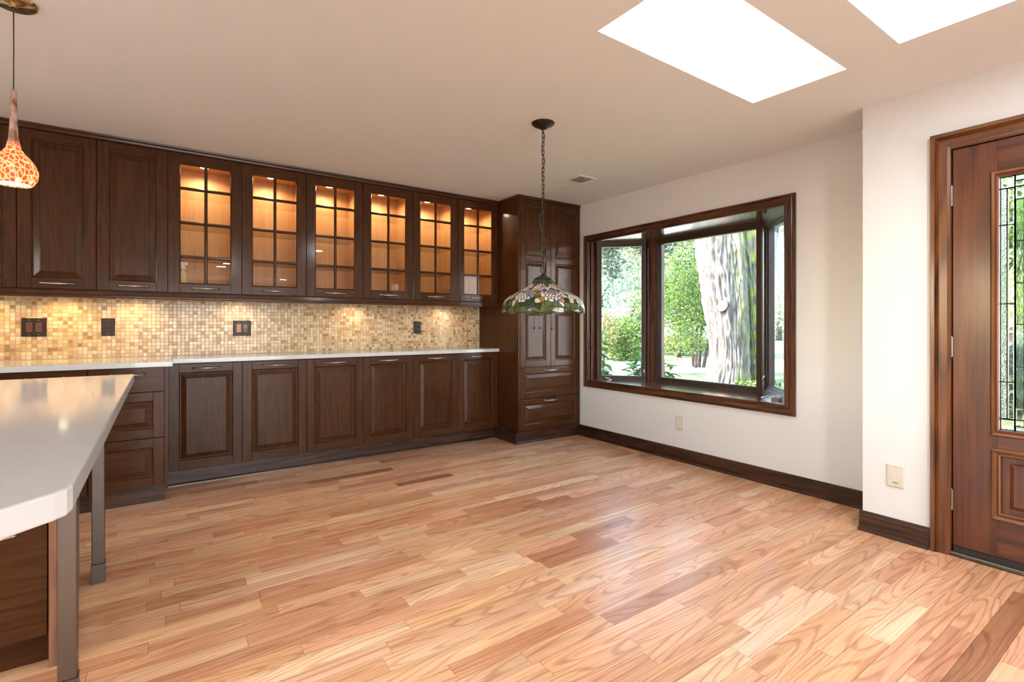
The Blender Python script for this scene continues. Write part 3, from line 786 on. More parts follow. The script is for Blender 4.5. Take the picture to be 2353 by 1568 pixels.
# ---- glazed wall cabinets
GW = CWD - .004
def glazed_cabinet():
    root = put('glazed_wall_cabinet', None)
    H = UZ1 - UZ0
    D0, D1 = TH + .003, YB - YDOOR - .006
    m = MB()
    W = CWD - .001; t = .017
    m.mi = 0
    m.box(0.0005, t, D0, D1, 0, H); m.box(W - t, W, D0, D1, 0, H); m.box(t, W - t, D1 - .008, D1, 0, H)
    m.box(t, W - t, D0, D1 - .008, H - t, H)
    m.box(t, W - t, D0, D1 - .008, 0, t)
    b = m.build('carcass', M['birch_z'], root)
    MB().box(0, W, D0, D1, -.006, -.0005).build('bottom_panel', M['cab_x'], root)
    st, rt, rb = .067, .071, .064
    zr = [rb, 1.625 - UZ0, 1.646 - UZ0, 1.867 - UZ0, 1.889 - UZ0, 2.110 - UZ0, 2.132 - UZ0, H - rt]
    d = put('door', frame_mesh(GW, H - .003, st, [(rb, H - rt)]), root, (.0015, 0, .0015)); bevel_mod(d)
    mx = GW / 2
    def bar(x0, x1, z0, z1, vert):
        q = MB()
        c_ = ((x0 + x1) / 2, (z0 + z1) / 2)
        if vert:
            q.prism([(x0 - c_[0], .010), (x0 - c_[0] + .005, .002), (x1 - c_[0] - .005, .002), (x1 - c_[0], .010), (x1 - c_[0], .016), (x0 - c_[0], .016)], 2, z0 - c_[1], z1 - c_[1])
        else:
            q.prism([(.010, z0 - c_[1]), (.002, z0 - c_[1] + .005), (.002, z1 - c_[1] - .005), (.010, z1 - c_[1]), (.016, z1 - c_[1]), (.016, z0 - c_[1])], 0, x0 - c_[0], x1 - c_[0])
        q.build('muntin', M['cab_z'] if vert else M['cab_x'], d, (c_[0], 0, c_[1]))
    bar(mx - .0105, mx + .0105, rb, H - rt, True)
    for k in (1, 3, 5):
        bar(st, mx - .0105, zr[k], zr[k + 1], False); bar(mx + .0105, GW - st, zr[k], zr[k + 1], False)
    for k in (0, 2, 4, 6):
        for (a, b_) in ((st + .002, mx - .006), (mx + .006, GW - st - .002)):
            hw, hh = (b_ - a) / 2, (zr[k + 1] - zr[k]) / 2 + .004
            key = ('pane', round(hw, 4), round(hh, 4))
            if key not in _cache:
                _cache[key] = MB().box(-hw, hw, 0, .003, -hh, hh).mesh('pane', M['glass'])
            put('pane', _cache[key], d, ((a + b_) / 2, .0115, (zr[k] + zr[k + 1]) / 2))
    put('handle', handle_mesh(), d, (GW / 2, 0, rb * .5))
    for z in (1.636, 1.878, 2.121):
        MB().box(t + .003, W - t - .003, D0 + .03, D1 - .012, z - UZ0 - .003, z - UZ0 + .003).build('glass_shelf', M['shelf_glass'], root)
    pk = MB().lathe([(.0001, -.012), (.033, -.012), (.036, -.008), (.036, 0)], 24).build('puck_light', M['white_plastic'], root, (W / 2, .19, H - t - .0005))
    MB().lathe([(.0001, -.0125), (.026, -.0125), (.026, -.0122)], 24).build('puck_lens', M['puck'], pk)
    light('puck_bulb', 'SPOT', (W / 2, .19, H - t - .018), CAB_PUCK, (1.0, .75, .52), size=.02, aim=(0, 0, -1), parent=root, spot=math.radians(165), blend=.6)
    return root
M['puck'] = plain('lit_puck_lens', (1, .9, .75), emit=(1.0, .88, .68), emit_s=14.0)
CAB_PUCK = 10.0
g0 = glazed_cabinet()
for i in range(6):
    o = g0 if i == 0 else copy_tree(g0)
    o.location = (CX0 + i * CWD, YDOOR, UZ0)
    tag(o, 'lit wall cabinet with an eight pane glass door, ' + ('next to the tall pantry' if i == 5 else 'next to the solid door cabinets' if i == 0 else ordn[i] + ' glass cabinet from the tall pantry'), 'cabinet', 'glass front wall cabinets')

# ---- solid wall cabinets
ux = [-1.105, -.728, -.350, .035]
for i, lb in enumerate(('solid dark wall cabinet, third from the glass cabinets, mostly out of view', 'solid dark wall cabinet behind the red glass pendant lamp', 'solid dark wall cabinet directly beside the glass front cabinets')):
    x0, x1 = ux[i], ux[i + 1]
    r = thing('wall_cabinet', (x0, YDOOR, UZ0), lb, 'cabinet', 'solid wall cabinets')
    w = x1 - x0
    MB().box(.0008, w - .0008, TH + .003, YB - YDOOR - .004, 0, UZ1 - UZ0).build('carcass', M['cab_z'], r)
    panel_door(r, 'door', .0015, 0, .0015, w - .003, UZ1 - UZ0 - .003, handle='bottom')

# ---- shallow base cabinets
BZ0, BZ1 = .118, .877
b0 = put('base_cabinet', None)
MB().box(.0005, CWD - .0005, TH + .003, YB - YDOOR - .012, -.003, BZ1 - BZ0).build('carcass', M['cab_z'], b0)
panel_door(b0, 'door', .0015, 0, 0, CWD - .003, BZ1 - BZ0 - .005, handle='top')
for i in range(6):
    o = b0 if i == 0 else copy_tree(b0)
    o.location = (CX0 + .003 + i * (CWD - .0008), YDOOR, BZ0)
    tag(o, 'dark shallow base cabinet with one raised panel door, ' + ('next to the tall pantry' if i == 5 else 'beside the deeper drawer units' if i == 0 else ordn[i] + ' base cabinet from the tall pantry'), 'cabinet', 'shallow base cabinets')

# ---- deep drawer units towards the kitchen
YDEEP = 3.97
dx = [-1.136, -.752, -.368, .016]
for i, lb in enumerate(('dark drawer unit deep in the kitchen, farthest from the base cabinets', 'dark drawer unit half hidden behind the island counter', 'dark three drawer unit at the step in the white worktop')):
    x0, x1 = dx[i], dx[i + 1]; w = x1 - x0
    r = thing('drawer_unit', (x0, YDEEP, 0), lb, 'cabinet', 'deep drawer units')
    MB().box(.0008, w - .0008, TH + .003, YB - YDEEP - .012, .108, .877).build('carcass', M['cab_z'], r)
    f = MB().box(0, w - .004, 0, TH, 0, .155).build('drawer_front', M['cab_x'], r, (.002, 0, .722), bevel=.0016)
    put('handle', handle_mesh(), f, (w / 2, 0, .112))
    panel_door(r, 'drawer_front', .002, 0, .424, w - .004, .293, st=.058, rt=.058, rb=.058, grain='x')
    panel_door(r, 'drawer_front', .002, 0, .112, w - .004, .308, st=.058, rt=.058, rb=.058, grain='x')
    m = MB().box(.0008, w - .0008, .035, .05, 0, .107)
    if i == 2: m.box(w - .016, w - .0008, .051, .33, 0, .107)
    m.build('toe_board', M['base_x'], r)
    if i == 2:
        MB().box(w + .0005, w + .0205, .004, YDOOR - YDEEP + .10, .098, .877).build('end_panel', M['cab_z'], r)

# ---- worktops
def slab(name, poly, z0, z1, label, mat, bevel=.003):
    c = Vector((sum(p[0] for p in poly) / len(poly), sum(p[1] for p in poly) / len(poly), z0))
    o = MB().prism([(p[0] - c.x, p[1] - c.y) for p in poly], 2, 0, z1 - z0).build(name, mat, None, c, bevel=bevel, seg=2)
    return tag(o, label, 'worktop')
slab('worktop', [(.0615, YDOOR - .030), (2.795, YDOOR - .030), (2.795, YB - .009), (.0615, YB - .009)], .8795, .912, 'long narrow white quartz worktop over the shallow base cabinets', M['quartz'])
slab('worktop', [(-1.15, YDEEP - .027), (.060, YDEEP - .027), (.060, YB - .009), (-1.15, YB - .009)], .8795, .914, 'deeper white quartz worktop over the drawer units', M['quartz'])

# ---- glass mosaic backsplash
TPAL = [((0.64, 0.49, 0.29), 30), ((0.55, 0.38, 0.20), 20), ((0.72, 0.60, 0.42), 20), ((0.46, 0.27, 0.10), 10), ((0.52, 0.34, 0.23), 12), ((0.33, 0.19, 0.085), 9)]
TM = [plain('mosaic_glass_%s' % n, c_[0], rough=0.16, coat=0.0, spec=0.45, vary=.06, bscale=20) for n, c_ in zip(('cream', 'honey', 'ivory', 'amber', 'rose', 'brown'), TPAL)]
bs = thing('backsplash', (.85, YB, .914), 'backsplash of small honey and amber glass mosaic tiles', 'backsplash')
PT, GR = .0262, .0030
NC, NR = int((2.795 + 1.15) / PT), 16
MB().box(-1.15 - .85, 2.795 - .85, -.004, -.001, 0, 1.378 - .914).build('grout_bed', M['grout'], bs)
def tile_geo(t, d=.0075, e=.0012):
    h = t / 2
    return ([(-h, -.0039, -h), (h, -.0039, -h), (h, -.0039, h), (-h, -.0039, h), (-h, -d + e, -h), (h, -d + e, -h), (h, -d + e, h), (-h, -d + e, h),
             (-h + e, -d, -h + e), (h - e, -d, -h + e), (h - e, -d, h - e), (-h + e, -d, h - e)],
            [(0, 1, 5, 4), (1, 2, 6, 5), (2, 3, 7, 6), (3, 0, 4, 7), (4, 5, 9, 8), (5, 6, 10, 9), (6, 7, 11, 10), (7, 4, 8, 11), (8, 9, 10, 11)])
tv, tf = tile_geo(PT - GR)
tmesh = []
for mt in TM:
    me = bpy.data.meshes.new('tile'); me.from_pydata(tv, [], tf); me.materials.append(mt); tmesh.append(me)
rt_ = random.Random(3)
allt = []
for cx in range(NC):
    for rz in range(NR + 1):
        allt.append((cx, rz, [c_[0] for c_ in TPAL].index(pick(rt_, TPAL))))
far = MB()
n_single = 0
for (cx, rz, k) in allt:
    x, z = 2.795 - .013 - (NC - 1 - cx) * PT - .85, PT * (rz + .5) + .002
    if z + PT / 2 > .414 + .045: continue
    dy = rt_.uniform(-.0006, .0004)
    if x + .85 > -.83 and n_single < 300 and z < .40:
        put('tile', tmesh[k], bs, (x, dy, z)); n_single += 1
    else:
        far.mi = k
        far.add([(p[0] + x, p[1] + dy, p[2] + z) for p in tv], tf)
o = far.build('further_tiles', TM, bs, fix=False); o['kind'] = 'stuff'

# ---- under-cabinet pucks: warm halogen over the kitchen end, cooler ones over the shallow run
for i, (x, e_, col_, lb) in enumerate(((-.95, 4.2, (1, .62, .22), 'small warm puck light under the cabinet farthest from the glass cabinets'), (-.54, 4.2, (1, .62, .22), 'small warm puck light under the cabinet behind the pendant'),
                                  (-.16, 3.6, (1, .62, .22), 'small warm puck light under the solid cabinet by the glass cabinets'),
                                  (.50, 2.6, (1, .78, .54), 'small puck light above the tan receptacle plate'), (1.42, 2.6, (1, .78, .54), 'small puck light under the middle glass cabinets'), (2.33, 2.6, (1, .78, .54), 'small puck light under the glass cabinets beside the pantry'))):
    p = thing('puck_light', (x, YB - .14, UZ0 - .0065), lb, 'light', 'under cabinet lights')
    MB().lathe([(.0001, -.014), (.030, -.014), (.034, -.009), (.034, 0)], 20).build('housing', M['white_plastic'], p)
    MB().lathe([(.0001, -.0145), (.024, -.0145), (.024, -.0142)], 20).build('lens', M['puck'], p)
    light('puck_bulb_offscreen' if x < -.9 else 'puck_bulb', 'SPOT', (0, 0, -.02), e_, col_, size=.02, aim=(0, 0, -1), parent=p, spot=math.radians(160), blend=.7)

# ---- wall plates on the mosaic
YT = YB - .0078
def plate(x0, x1, z0, z1, label, mat, group):
    w, h = x1 - x0, z1 - z0
    r = thing('wall_plate', ((x0 + x1) / 2, YT, (z0 + z1) / 2), label, 'wall plate', group)
    m = MB(); e = .006
    a = [(-w / 2, 0, -h / 2), (w / 2, 0, -h / 2), (w / 2, 0, h / 2), (-w / 2, 0, h / 2)]
    b = [(s[0], -.003, s[2]) for s in a]
    c_ = [(s[0] * (1 - 2 * e / w), -.0075, s[2] * (1 - 2 * e / h)) for s in a]
    m.add(a + b + c_, [(i, (i + 1) % 4, 4 + (i + 1) % 4, 4 + i) for i in range(4)] + [(4 + i, 4 + (i + 1) % 4, 8 + (i + 1) % 4, 8 + i) for i in range(4)] + [(8, 9, 10, 11)])
    m.build('plate', mat, r)
    return r
def screw(r, x, z): MB().lathe([(.0001, .0012), (.0022, .0008), (.0028, 0)], 10).build('screw', M['screw'], r, (x, -.0076, z)).rotation_euler = (math.pi / 2, 0, 0)
def rocker(r, x, mat):
    m = MB(); w, h = .0165, .033
    m.prism([(-.0076, -h), (-.0115, -h), (-.009, 0), (-.0095, h), (-.0076, h)], 0, -w, w)
    m.build('rocker', mat, r, (x, 0, 0), bevel=.001)
def receptacle(r, x, mat, slotmat, single=True):
    o_ = MB().box(-.0165, .0165, -.0098, -.0075, -.033, .033).build('receptacle', mat, r, (x, 0, 0), bevel=.001)
    m = MB()
    for z in (.019, -.015):
        m.box(-.0085, -.006, -.0101, -.0096, z - .004, z + .005); m.box(.006, .0085, -.0101, -.0096, z - .004, z + .005)
        m.lathe([(.0001, 0), (.0028, 0), (.0028, .001)], 10, (0, 0, 0)) if False else m.box(-.0025, .0025, -.0101, -.0096, z - .012, z - .007)
    m.build('slot_shades', slotmat, o_)  # flat dark boxes: the shade of the outlet holes put into colour
    return o_
r = plate(-.766, -.640, 1.072, 1.195, 'brown double rocker switch plate on the mosaic', M['brown_plate'], 'brown wall plates')
for s in (-1, 1):
    rocker(r, s * .0235, M['brown_rocker']); screw(r, s * .0235, .049); screw(r, s * .0235, -.049)
r = plate(-.352, -.276, 1.072, 1.197, 'single brown outlet plate between the switches and worktop step', M['brown_plate'], 'brown wall plates')
receptacle(r, 0, M['brown_plate'], M['slot']); screw(r, 0, .049); screw(r, 0, -.049)
r = plate(.472, .602, 1.062, 1.184, 'brown double plate with a tan receptacle beside a switch', M['brown_plate'], 'brown wall plates')
receptacle(r, -.0235, M['tan_plastic'], M['slot']); rocker(r, .0235, M['brown_rocker']); screw(r, -.0235, .049); screw(r, .0235, -.049); screw(r, .0235, .049); screw(r, -.0235, -.049)
r = plate(2.036, 2.114, 1.065, 1.184, 'single black outlet plate near the pantry end of the mosaic', M['black_plastic'], 'brown wall plates')
receptacle(r, 0, M['black_plastic'], M['slot']); screw(r, 0, .049)

# ---- tall pantry
YP = 3.90
PX0, PX1 = 2.799, XW - .012
pan = thing('pantry_cabinet', (PX0, YP, 0), 'tall dark pantry with two panelled doors over two drawers', 'cabinet')
W = PX1 - PX0
MB().box(0, .019, .003, YB - YP - .001, .118, 2.372).build('side_panel', M['cab_z'], pan, bevel=.001)
MB().box(.0195, W - .0005, TH + .004, YB - YP - .006, .112, 2.372).build('carcass', M['cab_z'], pan)
dw = .376
for k in range(2):
    panel_door(pan, 'door', .0215 + k * (dw + .003), 0, .737, dw, 1.632, st=.056, panels=[(.060, .545), (.603, 1.030), (1.088, 1.566)])
MB().box(.0215 + 2 * dw + .005, W, .002, .018, .118, 2.372).build('filler_strip', M['cab_z'], pan)
for (a, b) in ((.436, .296), (.128, .303)):
    panel_door(pan, 'drawer_front', .0215, 0, a, 2 * dw + .003, b, st=.056, rt=.058, rb=.055, handle='top', grain='x')
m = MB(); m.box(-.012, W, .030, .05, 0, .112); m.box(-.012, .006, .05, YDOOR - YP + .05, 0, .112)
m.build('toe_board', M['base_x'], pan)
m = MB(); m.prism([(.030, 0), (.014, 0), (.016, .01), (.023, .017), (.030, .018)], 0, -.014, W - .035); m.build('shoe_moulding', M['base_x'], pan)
m = MB(); m.prism([(-.006, 2.3725), (-.012, 2.380), (-.012, 2.3985), (.03, 2.3985), (.03, 2.3725)], 0, -.01, W - .001)
m.box(-.011, .0, .03, YDOOR - YP - .03, 2.3725, 2.3985); m.build('top_moulding', M['cab_x'], pan)

# ------------------------------------------------------------------ island
IZ0, IZ1 = .874, .914
isl = thing('island_table', (-.6, 2.0, 0), 'white quartz island counter with a clipped corner on steel legs', 'island')
IC = Vector(isl.location)
poly = [(-.108, 3.013), (-.108, .985), (-.112, .962), (-.124, .944), (-.42, .648), (-1.35, .648), (-1.35, 3.013)]
o = MB().prism([(p[0] - IC.x, p[1] - IC.y) for p in poly], 2, IZ0, IZ1).build('countertop', M['quartz'], isl, bevel=.004, seg=2)
for (x, y_) in ((-.232, 2.905), (-.232, 2.015), (-1.2, 2.905), (-1.2, .85)):
    lg = MB().box(-.0225, .0225, -.0225, .0225, .085, IZ0 - .0005).build('leg', M['steel'], isl, (x - IC.x, y_ - IC.y, 0), bevel=.003, seg=2)
    ft = MB(); ft.box(-.0245, .0245, -.0245, .0245, 0, .086); ft.tube([(.024, -.008, .095), (.0285, -.008, .095)], .005, 8); ft.tube([(.024, .012, .05), (.0275, .012, .05)], .004, 8)
    ft.build('leg_sleeve', M['steel'], lg, bevel=.0015)
YI = 2.27
ic = thing('island_cabinet', (-.31, YI, 0), 'dark drawer cabinet under the island counter', 'cabinet')
MB().box(-.80, -.001, TH + .004, .575, .108, IZ0 - .002).build('carcass', M['cab_z'], ic)
for (z0, h) in ((.112, .372), (.489, .381)):
    f = MB().box(-.40, -.004, 0, TH, 0, h).build('drawer_front', M['cab_x'], ic, (0, 0, z0), bevel=.0016)
    put('handle', handle_mesh(), f, (-.165, 0, h - .020))
    MB().box(-.80, -.404, 0, TH, 0, h).build('drawer_front', M['cab_x'], ic, (0, 0, z0), bevel=.0016)
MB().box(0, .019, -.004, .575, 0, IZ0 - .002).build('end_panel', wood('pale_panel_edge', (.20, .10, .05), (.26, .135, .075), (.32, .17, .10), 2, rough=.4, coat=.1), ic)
MB().box(-.80, -.0005, .06, .075, 0, .107).build('toe_board', M['cab_x'], ic)

# ------------------------------------------------------------------ red glass pendant over the island
PP = Vector((-.4637, 2.662, 0))
pc = CZ(PP.y)
pen = thing('pendant_lamp', (PP.x, PP.y, pc), 'lit red and orange blown glass pendant lamp over the island', 'lamp')
MB().lathe([(.0001, -.024), (.012, -.024), (.016, -.018), (.060, -.016), (.070, -.010), (.072, 0)], 40).build('canopy', M['brass'], pen)
MB().tube([(0, 0, -.022), (.0006, 0, -.18), (0, 0, -.345)], .0022, 8).build('cable', M['cord'], pen)
def pendant_glass():
    m, nt, b = nodes('red_blown_glass')
    N = nt.nodes; L = nt.links
    tc = N.new('ShaderNodeTexCoord'); sp = N.new('ShaderNodeSeparateXYZ'); L.new(tc.outputs['Object'], sp.inputs[0])
    mp = N.new('ShaderNodeMapping'); mp.inputs['Scale'].default_value = (14, 14, 9); L.new(tc.outputs['Object'], mp.inputs['Vector'])
    vo = N.new('ShaderNodeTexVoronoi'); vo.feature = 'DISTANCE_TO_EDGE'; L.new(mp.outputs['Vector'], vo.inputs['Vector'])
    r1 = N.new('ShaderNodeValToRGB'); e = r1.color_ramp.elements
    e[0].position = 0.0; e[0].color = (1.0, .66, .25, 1); e[1].position = .30; e[1].color = (.62, .030, .012, 1)
    q = e.new(.025); q.color = (1.0, .40, .12, 1); q = e.new(.06); q.color = (.88, .09, .025, 1)
    L.new(vo.outputs['Distance'], r1.inputs['Fac'])
    # the neck fades to smoky brown-white glass
    mr = N.new('ShaderNodeMapRange'); mr.inputs['From Min'].default_value = -.575; mr.inputs['From Max'].default_value = -.525; mr.interpolation_type = 'SMOOTHSTEP'
    L.new(sp.outputs['Z'], mr.inputs['Value'])
    n2 = N.new('ShaderNodeTexNoise'); n2.inputs['Scale'].default_value = 9
    r2 = N.new('ShaderNodeValToRGB'); e = r2.color_ramp.elements
    e[0].position = .35; e[0].color = (.20, .075, .035, 1); e[1].position = .7; e[1].color = (.46, .33, .27, 1)
    L.new(n2.outputs['Fac'], r2.inputs['Fac'])
    mx = N.new('ShaderNodeMix'); mx.data_type = 'RGBA'
    L.new(mr.outputs[0], mx.inputs[0]); L.new(r1.outputs['Color'], mx.inputs[6]); L.new(r2.outputs['Color'], mx.inputs[7])
    L.new(mx.outputs[2], b.inputs['Base Color']); L.new(mx.outputs[2], b.inputs['Emission Color'])
    es = N.new('ShaderNodeMapRange'); es.inputs['From Min'].default_value = 0; es.inputs['From Max'].default_value = 1; es.inputs['To Min'].default_value = 1.8; es.inputs['To Max'].default_value = .10
    L.new(mr.outputs[0], es.inputs['Value']); L.new(es.outputs[0], b.inputs['Emission Strength'])
    setp(b, rough=.08, coat=.5)
    return m
prof = [(.006, -.338), (.0085, -.340), (.0105, -.40), (.0120, -.48), (.0155, -.528), (.0225, -.564), (.033, -.580), (.048, -.597), (.0620, -.618), (.0700, -.640), (.0718, -.656), (.0680, -.676), (.059, -.694), (.053, -.701), (.050, -.700), (.056, -.690), (.066, -.660)]
sh = MB().lathe(prof, 48).build('glass_shade', pendant_glass(), pen)
MB().lathe([(.0001, -.697), (.030, -.696), (.050, -.694)], 32).build('bulb_glow', plain('lit_frosted_bulb', (1, 1, 1), emit=(1.0, .93, .82), emit_s=7.0), pen)
light('pendant_bulb', 'SPOT', (0, 0, -.712), 9, (1.0, .86, .68), size=.045, aim=(0, 0, -1), parent=pen, spot=math.radians(150), blend=.8)

# ------------------------------------------------------------------ stained glass lamp
TP = Vector((1.913, 2.407, CZ(2.407)))
lamp = thing('stained_glass_lamp', TP, 'leaded stained glass pendant lamp with hydrangea flowers on a chain', 'lamp')
MB().lathe([(.0001, -.040), (.012, -.040), (.018, -.034), (.024, -.034), (.030, -.027), (.052, -.018), (.066, -.008), (.070, 0)], 60, ripple=lambda i, a: .035 * math.cos(20 * a) if i > 4 else 0).build('canopy', M['bronze'], lamp)
lp = []
for k in range(16):
    a = 2 * math.pi * k / 16
    lp.append((.0075 * math.cos(a), 0, (.0105 if math.sin(a) > 0 else -.0105) + .0075 * math.sin(a)))
link = MB().tube(lp, .0021, 6, closed=True, up=(0, 1, 0)).mesh('chain_link', M['bronze'])
z = -.050; k = 0
while z > -.868:
    put('chain_link', link, lamp, (0, 0, z), (0, 0, (k % 2) * math.pi / 2 + .3)); z -= .0262; k += 1
ZRING = z - .004
pts = [(.012 * math.sin(i * 1.3), .008 * math.cos(i * 1.7), -.04 - i * .0335) for i in range(25)]
pts[16] = (-.030, .0, pts[16][2]); pts[17] = (-.026, .0, pts[17][2]); pts[20] = (.022, .004, pts[20][2]); pts[21] = (.018, 0, pts[21][2])
MB().tube(pts, .0018, 6).build('lamp_cord', M['cord'], lamp)
MB().tube([(.0185 * math.cos(2 * math.pi * i / 24), .0185 * math.sin(2 * math.pi * i / 24) * .45, ZRING - .012 + .0185 * math.sin(2 * math.pi * i / 24)) for i in range(24)], .0028, 8, closed=True).build('hanging_ring', M['bronze'], lamp)
ZCAP = ZRING - .031
MB().lathe([(.005, .006), (.008, 0), (.012, -.006), (.030, -.016), (.052, -.026), (.056, -.030), (.050, -.032)], 40).build('cap', M['bronze'], lamp, (0, 0, ZCAP))
PROF = [(.048, -.028), (.058, -.045), (.074, -.061), (.108, -.085), (.150, -.108), (.172, -.121), (.207, -.140), (.234, -.164), (.248, -.196), (.253, -.222), (.250, -.244)]
acc = [0.0]
for a, b in zip(PROF, PROF[1:]): acc.append(acc[-1] + math.hypot(b[0] - a[0], b[1] - a[1]))
SL = acc[-1]
def on_shade(th, s, off=0.0):
    s = max(0.0, min(SL - 1e-6, s))
    i = max(k for k in range(len(acc) - 1) if acc[k] <= s)
    f = (s - acc[i]) / (acc[i + 1] - acc[i])
    r = PROF[i][0] + f * (PROF[i + 1][0] - PROF[i][0]); z_ = PROF[i][1] + f * (PROF[i + 1][1] - PROF[i][1])
    tx, tz = PROF[i + 1][0] - PROF[i][0], PROF[i + 1][1] - PROF[i][1]
    l_ = math.hypot(tx, tz)
    r2, z2 = r - tz / l_ * off, z_ + tx / l_ * off
    return Vector((r2 * math.cos(th), r2 * math.sin(th), z2)), r
def rim(th): return SL - .015 * (1 + math.cos(12 * th)) * .5 - .001
# came skin under the glass pieces
m = MB(); SG, RG = 130, 22
vs = []
for i in range(RG + 1):
    for k in range(SG):
        th = 2 * math.pi * k / SG
        vs.append(on_shade(th, rim(th) * i / RG)[0])
m.add(vs, [(i * SG + k, i * SG + (k + 1) % SG, (i + 1) * SG + (k + 1) % SG, (i + 1) * SG + k) for i in range(RG) for k in range(SG)], True)
skin = m.build('shade_lattice', M['lead'], lamp, (0, 0, ZCAP), fix=False)
m = MB()
m.add([on_shade(2 * math.pi * k / SG, rim(2 * math.pi * k / SG) * i / RG, -.0022)[0] for i in range(RG + 1) for k in range(SG)],
      [(i * SG + k, i * SG + (k + 1) % SG, (i + 1) * SG + (k + 1) % SG, (i + 1) * SG + k) for i in range(RG) for k in range(SG)], True)
m.build('inner_glass', plain('art_glass_inside', (.16, .19, .11), rough=.2, vary=.5, bscale=30), lamp, (0, 0, ZCAP), fix=False)
rs = random.Random(21)
seeds = []
def try_seed(th, s, gap, kind):
    if s < .004 or s > rim(th) - .002: return
    r = on_shade(th, s)[1]
    for (t2, s2, k2, g2) in seeds:
        d = (th - t2 + math.pi) % (2 * math.pi) - math.pi
        if abs(s - s2) < .05 and math.hypot(d * r, s - s2) < (gap + g2) * .5: return
    seeds.append((th, s, kind, gap))
for c in range(8):
    th0 = c * math.pi / 4 + .35
    s0 = SL * .60
    for i in range(-4, 5):
        for j in range(-4, 5):
            a, b = (i + .5 * (j % 2)) * .0195, j * .0168
            if math.hypot(a, b) < .058:
                r = on_shade(th0, s0 + b)[1]
                kd = 'lav' if (a * .6 - b > .004 and rs.random() < .85) else 'white'
                try_seed(th0 + (a + rs.uniform(-.002, .002)) / r, s0 + b + rs.uniform(-.002, .002), .0165, kd)
    th1 = th0 + math.pi / 8
    for i in range(-2, 3):
        for j in range(-2, 3):
            a, b = (i + .5 * (j % 2)) * .0145, j * .013
            if math.hypot(a, b) < .030:
                r = on_shade(th1, SL * .30 + b)[1]
                try_seed(th1 + a / r, SL * .30 + b, .012, 'pink' if rs.random() < .45 else 'white')
for n in range(9000):
    th, s = rs.uniform(0, 2 * math.pi), rs.uniform(.004, SL)
    if s > SL * .80: try_seed(th, s, .029, rs.choice(['g1', 'g2', 'g3', 'g1', 'g2', 'g3', 'g4', 'cream']))
    else: try_seed(th, s, .024, rs.choice(['g1', 'g3', 'g3', 'g2', 'g4', 'cream', 'cream', 'amber'] if s > SL * .2 else ['g3', 'g3', 'g1', 'g4']))
SGM = {k: plain('art_glass_' + k, c_, rough=.12, coat=.4, vary=.22, bscale=45) for k, c_ in dict(white=(.56, .53, .47), lav=(.25, .24, .33), pink=(.46, .31, .26), g1=(.045, .07, .020), g2=(.075, .11, .025), g3=(.015, .036, .022), g4=(.022, .05, .03), cream=(.50, .43, .33), amber=(.26, .14, .035)).items()}
def clip(poly, nx, ny, d):
    out = []
    for i in range(len(poly)):
        p, q = poly[i], poly[(i + 1) % len(poly)]
        a, b = p[0] * nx + p[1] * ny - d, q[0] * nx + q[1] * ny - d
        if a <= 0: out.append(p)
        if (a < 0) != (b < 0) and a != b:
            t = a / (a - b); out.append((p[0] + t * (q[0] - p[0]), p[1] + t * (q[1] - p[1])))
    return out
cells = []
for i, (th, s, kd, gp) in enumerate(seeds):
    r = on_shade(th, s)[1]
    q = .034
    po = [(-q, -q), (q, -q), (q, q), (-q, q)]
    for j, (t2, s2, k2, g2) in enumerate(seeds):
        if i == j: continue
        d = ((t2 - th + math.pi) % (2 * math.pi) - math.pi) * r
        e = s2 - s
        if abs(d) > .09 or abs(e) > .09: continue
        ln = math.hypot(d, e)
        po = clip(po, d / ln, e / ln, ln / 2 - .0017)
        if len(po) < 3: break
    if len(po) < 3: continue
    if kd in ('white', 'lav', 'pink'):           # petals are rounded
        cxm, cym = sum(p[0] for p in po) / len(po), sum(p[1] for p in po) / len(po)
        nn = []
        for a in range(len(po)):
            p, p2 = po[a], po[(a + 1) % len(po)]
            nn += [(p[0] + .3 * (p2[0] - p[0]), p[1] + .3 * (p2[1] - p[1])), (p[0] + .7 * (p2[0] - p[0]), p[1] + .7 * (p2[1] - p[1]))]
        po = [(cxm + (p[0] - cxm) * .95, cym + (p[1] - cym) * .95) for p in nn]
    top, bot = [], []
    for (a, b) in po:
        t_ = th + a / r; s_ = min(s + b, rim(t_) - .001)
        top.append(on_shade(t_, max(.001, s_), .0028)[0]); bot.append(on_shade(t_, max(.001, s_), -.0005)[0])
    cells.append((top, bot, kd))
to_cam = (Vector((0, 0, CAM_H)) - TP); to_cam.z = 0; to_cam.normalize()
cells.sort(key=lambda c_: -sum((v for v in c_[0]), Vector()).normalized().dot(to_cam) if True else 0)
kinds = list(SGM)
rest = MB()
for n, (top, bot, kd) in enumerate(cells):
    k_ = len(top)
    fs = [tuple(range(k_))] + [(a, (a + 1) % k_, k_ + (a + 1) % k_, k_ + a) for a in range(k_)]
    if n < 300:
        c_ = sum(top, Vector()) / k_
        MB().add([v - c_ for v in top + bot], fs).build('glass_piece', SGM[kd], skin, c_)
    else:
        rest.mi = kinds.index(kd); rest.add(top + bot, fs)
if rest.f:
    o = rest.build('further_glass_pieces', [SGM[k_] for k_ in kinds], skin); o['kind'] = 'stuff'
for (px, zb) in ((1229, 1.135), (1241, 1.135), (1269, 1.130)):
    dxy = RGT * ((px - 1249) / FPX * 3.07)
    z0 = ZCAP - .17; z1 = zb - TP.z
    m = MB().tube([(dxy.x, dxy.y, z0), (dxy.x, dxy.y, z1)], .0011, 5)
    m.lathe([(.0001, -.012), (.005, -.010), (.006, -.004), (.003, .002), (.001, .004)], 10, (dxy.x, dxy.y, z1))
    m.build('pull_chain', M['bronze'], lamp)
MB().tube([(0, 0, ZCAP - .01), (0, 0, ZCAP - .09)], .009, 10).build('lamp_stem', M['bronze'], lamp)

